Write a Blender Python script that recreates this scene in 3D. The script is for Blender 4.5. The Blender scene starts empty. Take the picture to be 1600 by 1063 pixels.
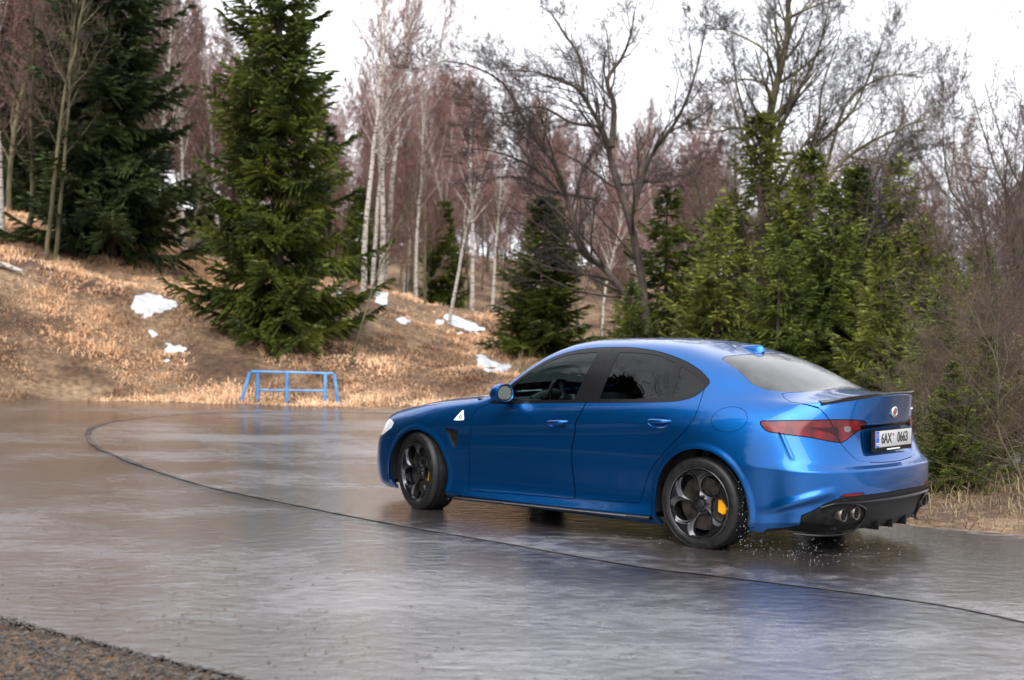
import bpy, bmesh, math, random
import numpy as np
from mathutils import Vector, Matrix, noise
R = math.radians
S = bpy.context.scene
COL = S.collection

# ---------------------------------------------------------------- camera, sky, sun, exposure
cam_d = bpy.data.cameras.new("camera")
cam = bpy.data.objects.new("camera", cam_d); COL.objects.link(cam)
CAM = Vector((-5.9813, 9.6326, 1.6617))
YAW, PITCH, ROLL = -0.844903, -0.020175, 0.013385
FPX = 2359.49                      # focal length in pixels of the 1600 px wide photograph
fw = Vector((math.cos(YAW)*math.cos(PITCH), math.sin(YAW)*math.cos(PITCH), math.sin(PITCH)))
rt = fw.cross(Vector((0, 0, 1))).normalized(); up = rt.cross(fw)
rt, up = rt*math.cos(ROLL)+up*math.sin(ROLL), -rt*math.sin(ROLL)+up*math.cos(ROLL)
mw = Matrix((rt, up, -fw)).transposed().to_4x4(); mw.translation = CAM
cam.matrix_world = mw
cam_d.sensor_width = 36.0; cam_d.lens = 36.0*FPX/1600.0
cam_d.clip_start = 0.1; cam_d.clip_end = 3000.0
cam_d.dof.use_dof = True; cam_d.dof.focus_distance = 11.9; cam_d.dof.aperture_fstop = 2.0
S.camera = cam
S.render.resolution_x, S.render.resolution_y = 1024, 680

def ray(px, py):
    return (fw + rt*((px-800)/FPX) - up*((py-531.5)/FPX))
def at_depth(px, py, d):
    """world point seen at pixel (px, py) of the photograph at depth d; used to read positions off the photograph"""
    return CAM + ray(px, py)*d
def on_ground(px, py, z=0.0):
    v = ray(px, py); return CAM + v*((z-CAM.z)/v.z)

wd = bpy.data.worlds.new("World"); S.world = wd; wd.use_nodes = True
nt = wd.node_tree; nt.nodes.clear()
out = nt.nodes.new("ShaderNodeOutputWorld"); bg = nt.nodes.new("ShaderNodeBackground")
sky = nt.nodes.new("ShaderNodeTexSky"); sky.sky_type = 'NISHITA'; sky.sun_disc = False
SUN_EL, SUN_AZ = R(50), R(335)
sky.sun_elevation = SUN_EL; sky.sun_rotation = SUN_AZ; sky.air_density = 1.0; sky.dust_density = 6.0; sky.ozone_density = 1.0
# overcast: the clear sky is washed out to a pale grey cloud layer with soft large patches
hs = nt.nodes.new("ShaderNodeHueSaturation"); hs.inputs['Saturation'].default_value = 0.10
mx = nt.nodes.new("ShaderNodeMix"); mx.data_type = 'RGBA'; mx.inputs[0].default_value = 0.80
tc = nt.nodes.new("ShaderNodeTexCoord"); nz = nt.nodes.new("ShaderNodeTexNoise")
nz.inputs['Scale'].default_value = 2.2; nz.inputs['Detail'].default_value = 5
rp = nt.nodes.new("ShaderNodeValToRGB")
rp.color_ramp.elements[0].position = 0.3; rp.color_ramp.elements[0].color = (8.0, 8.2, 8.9, 1)
rp.color_ramp.elements[1].position = 0.75; rp.color_ramp.elements[1].color = (10.0, 10.1, 10.5, 1)
nt.links.new(tc.outputs['Generated'], nz.inputs['Vector']); nt.links.new(nz.outputs['Fac'], rp.inputs['Fac'])
nt.links.new(sky.outputs['Color'], hs.inputs['Color'])
nt.links.new(hs.outputs['Color'], mx.inputs[6]); nt.links.new(rp.outputs['Color'], mx.inputs[7])
nt.links.new(mx.outputs[2], bg.inputs['Color']); bg.inputs['Strength'].default_value = 0.10
nt.links.new(bg.outputs['Background'], out.inputs['Surface'])
sun_d = bpy.data.lights.new("sun", 'SUN'); sun_d.energy = 1.5; sun_d.angle = R(55); sun_d.color = (1.0, 0.97, 0.93)
sun = bpy.data.objects.new("sun", sun_d); COL.objects.link(sun)
sd = Vector((math.sin(SUN_AZ)*math.cos(SUN_EL), math.cos(SUN_AZ)*math.cos(SUN_EL), math.sin(SUN_EL)))
sun.rotation_euler = sd.to_track_quat('Z', 'Y').to_euler()
S.view_settings.view_transform = 'Standard'; S.view_settings.look = 'None'
S.view_settings.exposure = 1.25; S.view_settings.gamma = 1.0; S.view_settings.use_curve_mapping = False
S.cycles.max_bounces = 8; S.cycles.transparent_max_bounces = 16
S.cycles.use_denoising = True

# ---------------------------------------------------------------- helpers
def tag(o, label=None, cat=None, group=None, kind=None):
    if label: o['label'] = label
    if cat: o['category'] = cat
    if group: o['group'] = group
    if kind: o['kind'] = kind
    return o
def empty(name, loc=(0, 0, 0), rz=0.0, parent=None):
    o = bpy.data.objects.new(name, None); COL.objects.link(o); o.location = loc; o.rotation_euler = (0, 0, rz)
    o.empty_display_size = 0.2
    if parent: o.parent = parent
    return o
def mesh_obj(name, verts, faces, mat=None, parent=None, smooth=True, normals=None, midx=None):
    me = bpy.data.meshes.new(name)
    me.from_pydata([tuple(v) for v in verts], [], [list(f) for f in faces])
    mats = mat if isinstance(mat, (list, tuple)) else [mat]
    for m in mats:
        if m: me.materials.append(m)
    if midx is not None: me.polygons.foreach_set('material_index', midx)
    me.polygons.foreach_set('use_smooth', [smooth]*len(me.polygons))
    me.update()
    if normals is not None:
        me.normals_split_custom_set_from_vertices([tuple(n) for n in normals])
    o = bpy.data.objects.new(name, me); COL.objects.link(o)
    if parent: o.parent = parent
    return o
class MB:
    """collects shapes that become one mesh"""
    def __init__(s): s.v = []; s.f = []; s.m = []
    def add(s, v, f, m=0):
        o = len(s.v); s.v += [Vector(a) for a in v]; s.f += [[i+o for i in q] for q in f]; s.m += [m]*len(f)
    def box(s, c, d, rot=None, m=0, bev=0.0):
        hx, hy, hz = d[0]/2, d[1]/2, d[2]/2
        bm = bmesh.new(); bmesh.ops.create_cube(bm, size=1.0)
        for v in bm.verts: v.co = Vector((v.co.x*d[0], v.co.y*d[1], v.co.z*d[2]))
        if bev > 0: bmesh.ops.bevel(bm, geom=list(bm.edges), offset=bev, segments=2, profile=0.5, affect='EDGES')
        M = rot.to_matrix() if hasattr(rot, 'to_matrix') else (rot if rot is not None else Matrix.Identity(3))
        bm.verts.index_update()
        s.add([M @ v.co + Vector(c) for v in bm.verts], [[v.index for v in f.verts] for f in bm.faces], m); bm.free()
    def tube(s, pts, rad, n=8, m=0, caps=True, closed=False):
        pts = [Vector(p) for p in pts]; N = len(pts)
        rr = rad if isinstance(rad, (list, tuple)) else [rad]*N
        vs = []; ref = None
        for i, p in enumerate(pts):
            if closed: t = (pts[(i+1) % N]-pts[i-1]).normalized()
            else: t = (pts[min(i+1, N-1)]-pts[max(i-1, 0)]).normalized()
            if ref is None: ref = Vector((0, 0, 1)) if abs(t.z) < 0.9 else Vector((1, 0, 0))
            a = t.cross(ref).normalized(); b = a.cross(t).normalized(); ref = b
            for k in range(n):
                an = 2*math.pi*k/n; vs.append(p + (a*math.cos(an)+b*math.sin(an))*rr[i])
        fs = []
        for i in range(N if closed else N-1):
            j = (i+1) % N
            for k in range(n):
                fs.append([i*n+k, i*n+(k+1) % n, j*n+(k+1) % n, j*n+k])
        if caps and not closed:
            fs.append(list(range(n))[::-1]); fs.append([(N-1)*n+k for k in range(n)])
        s.add(vs, fs, m)
    def lathe(s, prof, c=(0, 0, 0), axis='y', n=48, m=0, closed=False):
        """prof: list of (radius, offset along the axis)"""
        vs = []; c = Vector(c); P = len(prof)
        for r_, h in prof:
            for k in range(n):
                a = 2*math.pi*k/n; x, z = r_*math.cos(a), r_*math.sin(a)
                vs.append(c + (Vector((x, h, z)) if axis == 'y' else Vector((h, x, z)) if axis == 'x' else Vector((x, z, h))))
        fs = []
        for i in range(P if closed else P-1):
            j = (i+1) % P
            for k in range(n):
                fs.append([i*n+k, i*n+(k+1) % n, j*n+(k+1) % n, j*n+k])
        s.add(vs, fs, m)
    def build(s, name, mat, parent=None, smooth=True, fix=True, loc=None):
        me = bpy.data.meshes.new(name); me.from_pydata([tuple(v) for v in s.v], [], s.f)
        mats = mat if isinstance(mat, (list, tuple)) else [mat]
        for q in mats: me.materials.append(q)
        me.polygons.foreach_set('material_index', s.m)
        me.polygons.foreach_set('use_smooth', [smooth]*len(me.polygons)); me.update()
        if fix:
            bm = bmesh.new(); bm.from_mesh(me); bmesh.ops.recalc_face_normals(bm, faces=bm.faces); bm.to_mesh(me); bm.free()
        if smooth: me.set_sharp_from_angle(angle=R(35))
        o = bpy.data.objects.new(name, me); COL.objects.link(o)
        if parent: o.parent = parent
        if loc is not None: o.location = loc
        return o

# ---------------------------------------------------------------- materials
def mat(name, color, rough=0.5, metal=0.0, coat=0.0, spec=0.5, **k):
    m = bpy.data.materials.new(name); m.use_nodes = True; b = m.node_tree.nodes['Principled BSDF']
    b.inputs['Base Color'].default_value = (*color, 1); b.inputs['Roughness'].default_value = rough
    b.inputs['Metallic'].default_value = metal; b.inputs['Coat Weight'].default_value = coat
    b.inputs['Coat Roughness'].default_value = 0.03; b.inputs['Specular IOR Level'].default_value = spec
    for a, v in k.items(): b.inputs[a].default_value = v
    return m
def nodes(m): return m.node_tree.nodes, m.node_tree.links, m.node_tree.nodes['Principled BSDF']
def noise_color(m, c1, c2, scale=5.0, detail=4, p0=0.35, p1=0.65, coord='Object', rough=None, bump=0.0, stretch=(1, 1, 1), bdist=0.02):
    N, L, b = nodes(m)
    t = N.new("ShaderNodeTexCoord"); mp = N.new("ShaderNodeMapping"); mp.inputs['Scale'].default_value = stretch
    z = N.new("ShaderNodeTexNoise"); z.inputs['Scale'].default_value = scale; z.inputs['Detail'].default_value = detail
    r_ = N.new("ShaderNodeValToRGB"); r_.color_ramp.elements[0].position = p0; r_.color_ramp.elements[1].position = p1
    r_.color_ramp.elements[0].color = (*c1, 1); r_.color_ramp.elements[1].color = (*c2, 1)
    L.new(t.outputs[coord], mp.inputs[0]); L.new(mp.outputs[0], z.inputs['Vector']); L.new(z.outputs['Fac'], r_.inputs[0])
    L.new(r_.outputs[0], b.inputs['Base Color'])
    if rough:
        mr = N.new("ShaderNodeMapRange"); mr.inputs[3].default_value = rough[0]; mr.inputs[4].default_value = rough[1]
        L.new(z.outputs['Fac'], mr.inputs[0]); L.new(mr.outputs[0], b.inputs['Roughness'])
    if bump:
        bp = N.new("ShaderNodeBump"); bp.inputs['Strength'].default_value = bump; bp.inputs['Distance'].default_value = bdist
        L.new(z.outputs['Fac'], bp.inputs['Height']); L.new(bp.outputs[0], b.inputs['Normal'])
    return m
# ================================================================ THE CAR
# car axes: x forward (rear axle at 0, front axle at 2.82), y to its left, z up
def interp(keys, x):
    """smooth monotone (PCHIP) interpolation; keys = [(x, v...)]"""
    k = sorted(keys); X = np.array([a[0] for a in k], float); V = np.array([a[1:] for a in k], float)
    h = np.diff(X)[:, None]; d = np.diff(V, axis=0)/h
    m = np.zeros_like(V); m[0] = d[0]; m[-1] = d[-1]
    for i in range(1, len(X)-1):
        w1, w2 = 2*h[i]+h[i-1], h[i]+2*h[i-1]
        ok = d[i-1]*d[i] > 0
        with np.errstate(divide='ignore', invalid='ignore'):
            m[i] = np.where(ok, (w1+w2)/(w1/d[i-1]+w2/d[i]), 0)
    x = min(max(x, X[0]), X[-1]); i = min(max(int(np.searchsorted(X, x))-1, 0), len(h)-1)
    t = (x-X[i])/h[i][0]; H = h[i][0]
    return ((2*t**3-3*t*t+1)*V[i]+(t**3-2*t*t+t)*H*m[i]+(-2*t**3+3*t*t)*V[i+1]+(t**3-t*t)*H*m[i+1])

XS = [3.24, 3.12, 2.98, 2.82, 2.66, 2.5, 2.36, 2.22, 2.08, 1.94, 1.8, 1.65, 1.5, 1.35, 1.2, 1.05, .9, .75, .6, .45, .3, .15, 0, -.14, -.28, -.40, -.50, -.59]
SIDE = [  # per level: keys (x, y, z)
 [(3.24,.78,.150),(2.82,.84,.150),(2.4,.86,.138),(1.8,.865,.138),(1.15,.865,.138),(.5,.865,.138),(0,.86,.15),(-.4,.83,.165),(-.59,.79,.175)],
 [(3.24,.82,.19),(2.82,.89,.19),(2.4,.915,.175),(1.8,.927,.180),(1.15,.932,.188),(.5,.935,.200),(0,.925,.22),(-.4,.88,.235),(-.59,.84,.24)],
 [(3.24,.835,.26),(2.82,.895,.26),(2.4,.892,.245),(1.8,.885,.250),(1.15,.888,.262),(.5,.905,.275),(0,.925,.30),(-.4,.895,.32),(-.59,.85,.33)],
 [(3.24,.845,.34),(2.82,.90,.34),(2.4,.885,.315),(1.8,.868,.315),(1.15,.872,.33),(.5,.888,.345),(0,.93,.38),(-.4,.905,.40),(-.59,.862,.41)],
 [(3.24,.845,.46),(2.82,.905,.46),(2.4,.892,.44),(1.8,.884,.45),(1.15,.888,.46),(.5,.905,.48),(0,.938,.50),(-.4,.915,.50),(-.59,.872,.50)],
 [(3.24,.838,.57),(2.82,.906,.57),(2.4,.900,.56),(1.8,.902,.58),(1.15,.905,.60),(.5,.915,.62),(0,.945,.64),(-.4,.918,.62),(-.59,.878,.61)],
 [(3.24,.826,.63),(2.82,.896,.66),(2.4,.889,.672),(1.8,.887,.722),(1.15,.889,.762),(.5,.900,.80),(0,.935,.755),(-.4,.905,.70),(-.59,.862,.685)],
 [(3.24,.812,.68),(2.82,.890,.715),(2.4,.904,.722),(1.8,.910,.77),(1.15,.912,.81),(.5,.914,.855),(0,.922,.85),(-.4,.885,.81),(-.59,.840,.80)],
 [(3.24,.785,.73),(2.82,.865,.775),(2.4,.887,.80),(1.8,.894,.855),(1.15,.894,.90),(.5,.893,.935),(0,.890,.93),(-.4,.852,.91),(-.59,.808,.905)],
 [(3.24,.745,.765),(2.82,.825,.822),(2.4,.858,.862),(1.8,.873,.91),(1.15,.875,.95),(.5,.871,.985),(0,.850,1.00),(-.4,.800,.99),(-.59,.765,.985)],
 [(3.24,.695,.79),(2.82,.780,.860),(2.4,.825,.907),(2.05,.845,.935),(1.8,.852,.948),(1.15,.850,.988),(.5,.838,1.028),(.2,.815,1.05),(0,.795,1.06),(-.4,.730,1.055),(-.59,.695,1.045)],
]
# front wrap of every level: stations y = 0, .25, .48, .68 and the corner
FRONT = [
 [(3.52,0,.15),(3.50,.25,.15),(3.44,.48,.15),(3.38,.66,.15),(3.32,.75,.15)],
 [(3.60,0,.18),(3.58,.26,.18),(3.53,.50,.18),(3.45,.69,.18),(3.35,.79,.185)],
 [(3.62,0,.25),(3.60,.26,.25),(3.55,.50,.25),(3.47,.70,.25),(3.36,.80,.255)],
 [(3.63,0,.33),(3.61,.26,.33),(3.56,.50,.33),(3.48,.70,.33),(3.37,.81,.335)],
 [(3.64,0,.45),(3.62,.26,.45),(3.56,.50,.45),(3.48,.70,.45),(3.37,.81,.455)],
 [(3.64,0,.54),(3.62,.26,.54),(3.56,.50,.54),(3.47,.69,.55),(3.36,.80,.56)],
 [(3.63,0,.59),(3.61,.26,.59),(3.54,.50,.60),(3.45,.68,.605),(3.35,.78,.615)],
 [(3.62,0,.63),(3.59,.26,.635),(3.52,.49,.645),(3.43,.66,.65),(3.34,.765,.665)],
 [(3.60,0,.665),(3.57,.25,.67),(3.50,.475,.685),(3.415,.64,.695),(3.33,.735,.712)],
 [(3.57,0,.70),(3.54,.24,.705),(3.47,.455,.718),(3.395,.61,.730),(3.32,.695,.745)],
 [(3.52,0,.73),(3.50,.23,.735),(3.44,.43,.745),(3.37,.57,.755),(3.30,.645,.768)],
]
# rear wrap: the corner, then y = .62 ... 0
REAR = [
 [(-.69,.77,.185),(-.84,.62,.19),(-.92,.43,.19),(-.955,.22,.19),(-.965,0,.19)],
 [(-.755,.83,.245),(-.91,.67,.245),(-.985,.45,.245),(-1.02,.23,.245),(-1.03,0,.245)],
 [(-.77,.845,.34),(-.935,.68,.34),(-1.01,.46,.34),(-1.04,.23,.34),(-1.05,0,.34)],
 [(-.77,.85,.41),(-.94,.69,.41),(-1.02,.47,.41),(-1.05,.23,.41),(-1.06,0,.41)],
 [(-.77,.855,.50),(-.945,.69,.50),(-1.025,.47,.50),(-1.06,.23,.50),(-1.07,0,.50)],
 [(-.77,.855,.605),(-.945,.69,.605),(-1.02,.47,.61),(-1.055,.23,.61),(-1.065,0,.61)],
 [(-.745,.815,.665),(-.90,.645,.655),(-.975,.44,.64),(-1.0,.22,.635),(-1.01,0,.635)],
 [(-.715,.775,.78),(-.865,.61,.77),(-.94,.42,.74),(-.962,.21,.73),(-.97,0,.73)],
 [(-.695,.745,.89),(-.85,.595,.885),(-.935,.41,.87),(-.965,.205,.86),(-.975,0,.86)],
 [(-.675,.710,.985),(-.84,.58,.995),(-.945,.40,1.005),(-.99,.20,1.01),(-1.01,0,1.01)],
 [(-.655,.665,1.05),(-.825,.56,1.065),(-.955,.39,1.092),(-1.02,.20,1.11),(-1.04,0,1.116)],
]
DECK = [  # keys (x, L8 y z, L9 y z, L10 y z, L11 z)
 (3.24,.58,.805,.42,.815,.22,.82,.823),
 (2.82,.68,.885,.50,.905,.26,.915,.918),
 (2.4,.745,.935,.56,.955,.29,.968,.972),
 (2.15,.80,.957,.65,.98,.33,1.00,1.01),
 (2.0,.832,.99,.765,1.06,.38,1.105,1.12),
 (1.8,.792,1.065,.700,1.228,.36,1.275,1.29),
 (1.6,.757,1.14,.625,1.352,.345,1.383,1.395),
 (1.4,.740,1.175,.580,1.410,.335,1.432,1.442),
 (1.15,.730,1.195,.568,1.428,.33,1.449,1.457),
 (.8,.727,1.205,.568,1.430,.33,1.454,1.463),
 (.5,.727,1.20,.572,1.412,.335,1.441,1.450),
 (.25,.722,1.175,.585,1.355,.34,1.395,1.405),
 (.05,.722,1.145,.592,1.308,.35,1.353,1.365),
 (-.15,.712,1.11,.595,1.242,.355,1.290,1.303),
 (-.35,.687,1.082,.58,1.155,.36,1.205,1.22),
 (-.50,.655,1.068,.55,1.098,.34,1.135,1.15),
 (-.59,.63,1.063,.52,1.08,.31,1.105,1.118),
]
def build_cage():
    V = []; ids = {}
    NL = len(SIDE); nF = 5; nS = len(XS); nR = 5; ns = nF+nS+nR
    def put(key, p):
        ids[key] = len(V); V.append(p)
    for j in range(NL):
        for i in range(ns):
            if i < nF: p = FRONT[j][i]
            elif i < nF+nS:
                x = XS[i-nF]; y, z = interp(SIDE[j], x); p = (x, y, z)
            else: p = REAR[j][i-nF-nS]
            put((j, i), p)
    # deck: columns 0..3 = L8..L11 for the interior stations
    for i in range(nF, nF+nS):
        q = interp(DECK, XS[i-nF]); x = XS[i-nF]
        for c_, (y, z) in enumerate(((q[0], q[1]), (q[2], q[3]), (q[4], q[5]), (0.0, q[6]))):
            put(('d', c_, i), (x, y, z))
    top = NL-1
    def D(c_, i):
        # c_ = -1 is the shoulder ring itself
        if c_ == -1: return ids[(top, i)]
        if i == nF-1: return ids[(top, nF-1-(c_+1))]
        if i == nF+nS: return ids[(top, nF+nS+(c_+1))]
        return ids[('d', c_, i)]
    F = []
    for j in range(NL-1):
        for i in range(ns-1):
            F.append([ids[(j, i)], ids[(j, i+1)], ids[(j+1, i+1)], ids[(j+1, i)]])
    for i in range(nF-1, nF+nS):
        for c_ in range(-1, 3):
            F.append([D(c_, i), D(c_, i+1), D(c_+1, i+1), D(c_+1, i)])
    CR = {}
    def cr(a, b, w): CR[(a, b)] = w
    for i in range(ns-1):
        x = XS[i-nF] if nF <= i < nF+nS else (9 if i < nF else -9)
        w1 = 0.0 if x > 2.6 else 0.8 if x > .6 else .8*max(0, (x-.0)/.6)
        if w1 > 0 and x > -1: cr(ids[(7, i)], ids[(7, i+1)], w1)
        if x < -.05: cr(ids[(5, i)], ids[(5, i+1)], min(.6, (.0-x)*1.6))
        if x < -.3: cr(ids[(6, i)], ids[(6, i+1)], .35)
        if x < -.55: cr(ids[(top, i)], ids[(top, i+1)], .75)
        if -1 < x < 2.5: cr(ids[(1, i)], ids[(1, i+1)], .6); cr(ids[(2, i)], ids[(2, i+1)], .3)
    # mirror
    n = len(V); mp = {}
    V2 = list(V)
    for k, p in enumerate(V):
        if abs(p[1]) < 1e-9: mp[k] = k
        else: mp[k] = len(V2); V2.append((p[0], -p[1], p[2]))
    F2 = F + [[mp[a] for a in f][::-1] for f in F]
    for (a, b), w in list(CR.items()): CR[(mp[a], mp[b])] = w
    return V2, F2, CR
def dense_half(levels=3):
    V, F, CR = build_cage()
    me = bpy.data.meshes.new("cage"); me.from_pydata(V, [], F); me.update()
    bm = bmesh.new(); bm.from_mesh(me); bmesh.ops.recalc_face_normals(bm, faces=bm.faces)
    bm.to_mesh(me); bm.free()
    at = me.attributes.new('crease_edge', 'FLOAT', 'EDGE')
    for e in me.edges:
        a, b = e.vertices; at.data[e.index].value = CR.get((a, b), CR.get((b, a), 0.0))
    o = bpy.data.objects.new("cage", me); COL.objects.link(o)
    md = o.modifiers.new("s", 'SUBSURF'); md.levels = levels; md.render_levels = levels
    md.boundary_smooth = 'ALL'
    dg = bpy.context.evaluated_depsgraph_get(); ev = o.evaluated_get(dg); em = ev.to_mesh()
    co = np.empty(len(em.vertices)*3); em.vertices.foreach_get('co', co); co = co.reshape(-1, 3)
    faces = [tuple(p.vertices) for p in em.polygons]
    ev.to_mesh_clear(); bpy.data.objects.remove(o); bpy.data.meshes.remove(me)
    co[np.abs(co[:, 1]) < 1e-6, 1] = 0
    fa = np.array(faces); keep = co[fa][:, :, 1].min(axis=1) >= -1e-7
    fa = fa[keep]; used = np.unique(fa); rm = -np.ones(len(co), int); rm[used] = np.arange(len(used))
    return co[used], rm[fa]
def vnormals(co, fa):
    a, b, c_, d = (co[fa[:, k]] for k in range(4))
    n = np.cross(c_-a, d-b); N = np.zeros_like(co)
    for k in range(4): np.add.at(N, fa[:, k], n)
    N[np.abs(co[:, 1]) < 1e-6, 1] = 0
    return N/np.maximum(np.linalg.norm(N, axis=1), 1e-12)[:, None]

def sdpoly(P, poly):
    """signed distance to a closed polygon, negative inside; P (n,2)"""
    poly = np.array(poly, float)
    if len(P) < 400:
        a = poly[None]; b = np.roll(poly, -1, 0)[None]; e = b-a; w = P[:, None]-a
        t = np.clip((w*e).sum(2)/np.maximum((e*e).sum(2), 1e-12), 0, 1)[..., None]; q = w-t*e; d = np.sqrt((q*q).sum(2).min(1))
        c1 = (a[..., 1] <= P[:, None, 1]) != (b[..., 1] <= P[:, None, 1]); dy = np.where(e[..., 1] == 0, 1e-12, e[..., 1])
        xx = a[..., 0]+(P[:, None, 1]-a[..., 1])*e[..., 0]/dy; ins = (c1 & (P[:, None, 0] < xx)).sum(1) % 2 == 1
        return np.where(ins, -d, d)
    d = np.full(len(P), 1e9); ins = np.zeros(len(P), bool)
    for i in range(len(poly)):
        a, b = poly[i], poly[(i+1) % len(poly)]; e = b-a; w = P-a
        t = np.clip((w@e)/max(e@e, 1e-12), 0, 1)[:, None]; q = w-t*e; d = np.minimum(d, (q**2).sum(1))
        c1 = (a[1] <= P[:, 1]) != (b[1] <= P[:, 1])
        with np.errstate(divide='ignore', invalid='ignore'):
            xx = a[0]+(P[:, 1]-a[1])*(b[0]-a[0])/(b[1]-a[1] if b[1] != a[1] else 1e-12)
        ins ^= c1 & (P[:, 0] < xx)
    d = np.sqrt(d); return np.where(ins, -d, d)
def crom(pts, n=6, closed=False):
    """smooth curve through points"""
    P = [np.array(p, float) for p in pts]; out = []; m = len(P)
    for i in range(m if closed else m-1):
        p0 = P[i-1] if (closed or i > 0) else P[0]*2-P[1]
        p1, p2 = P[i], P[(i+1) % m]
        p3 = P[(i+2) % m] if (closed or i+2 < m) else P[-1]*2-P[-2]
        for k in range(n):
            t = k/n
            out.append(0.5*((2*p1)+(-p0+p2)*t+(2*p0-5*p1+4*p2-p3)*t*t+(-p0+3*p1-3*p2+p3)*t**3))
    if not closed: out.append(P[-1])
    return [tuple(q) for q in out]

class Shell:
    def __init__(s, co, fa, nrm):
        s.co = [tuple(c) for c in co]; s.n = [tuple(c) for c in nrm]
        s.f = [list(map(int, f)) for f in fa]; s.lab = ['body']*len(s.f)
    def arr(s): return np.array(s.co)
    def cut(s, g, labs, new):
        """split faces whose label is in labs along g = 0; the side g < 0 takes the label new"""
        A = s.arr(); G = g(A); G = np.where(np.abs(G) < 1e-7, 1e-7, G); G = list(G)
        cache = {}; F2 = []; L2 = []
        for f, l in zip(s.f, s.lab):
            if l not in labs: F2.append(f); L2.append(l); continue
            sg = [G[i] < 0 for i in f]
            if all(sg): F2.append(f); L2.append(new); continue
            if not any(sg): F2.append(f); L2.append(l); continue
            ng, ps = [], []
            for a, b in zip(f, f[1:]+f[:1]):
                (ng if G[a] < 0 else ps).append(a)
                if (G[a] < 0) != (G[b] < 0):
                    key = (a, b) if a < b else (b, a)
                    if key not in cache:
                        i, j = key; t = G[i]/(G[i]-G[j])
                        s.co.append(tuple(s.co[i][q]+(s.co[j][q]-s.co[i][q])*t for q in range(3)))
                        s.n.append(tuple(s.n[i][q]+(s.n[j][q]-s.n[i][q])*t for q in range(3)))
                        G.append(0.0); cache[key] = len(s.co)-1
                    v = cache[key]; ng.append(v); ps.append(v)
            if len(ng) > 2: F2.append(ng); L2.append(new)
            if len(ps) > 2: F2.append(ps); L2.append(l)
        s.f, s.lab = F2, L2
    def region(s, g, labs, new, gap=0.004):
        if gap:
            s.cut(lambda A: g(A)+gap/2, labs, new)
            s.cut(lambda A: g(A)-gap/2, labs, '_gap')
        else: s.cut(g, labs, new)
    def seam(s, g, labs, gap=0.004):
        s.cut(lambda A: np.abs(g(A))-gap/2, labs, '_gap')
    def extract(s, labs, mirror, depth=0.012, push=0.0, lip_z=None):
        """verts, faces, normals of the labelled faces, with a lip folded inward along open edges"""
        if isinstance(labs, str): labs = [labs]
        idx = [k for k, l in enumerate(s.lab) if l in labs]
        mp = {}; V = []; N = []; F = []
        def get(i):
            if i not in mp:
                mp[i] = len(V); n = np.array(s.n[i]); n = n/max(np.linalg.norm(n), 1e-9)
                V.append(np.array(s.co[i])+n*push); N.append(n)
            return mp[i]
        ec = {}
        for k in idx:
            f = [get(i) for i in s.f[k]]; F.append(f)
            for a, b in zip(f, f[1:]+f[:1]): ec[(a, b)] = ec.get((a, b), 0)+1
        if depth:
            lipv = {}
            be = [(a, b) for (a, b) in ec if (b, a) not in ec and not (abs(V[a][1]) < 1e-5 and abs(V[b][1]) < 1e-5)]
            for a, b in be:
                for q in (a, b):
                    if q not in lipv:
                        lipv[q] = (len(V), len(V)+1)
                        e = V[q]-N[q]*depth; V.append(V[q].copy()); V.append(e)
                        tmp = N[q]; N.append(tmp*0.0); N.append(tmp*0.0)
                # outward side normal in the surface
                d = np.cross(V[b]-V[a], N[a]); d = d/max(np.linalg.norm(d), 1e-9)
                for q in (a, b):
                    for k in lipv[q]: N[k] = N[k]+d
                a0, a1 = lipv[a]; b0, b1 = lipv[b]; F.append([b0, a0, a1, b1])
            for q in range(len(N)):
                l = np.linalg.norm(N[q]); N[q] = N[q]/l if l > 1e-9 else np.array([0, 0, 1.0])
        if mirror == 'both':       # part spans the centre line
            n0 = len(V); mm = {}
            for i in range(n0):
                if abs(V[i][1]) < 1e-5: mm[i] = i
                else:
                    mm[i] = len(V); V.append(V[i]*[1, -1, 1]); N.append(N[i]*[1, -1, 1])
            F += [[mm[a] for a in f][::-1] for f in list(F)]
        elif mirror == 'right':
            V = [v*[1, -1, 1] for v in V]; N = [v*[1, -1, 1] for v in N]; F = [f[::-1] for f in F]
        return V, F, N
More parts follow.
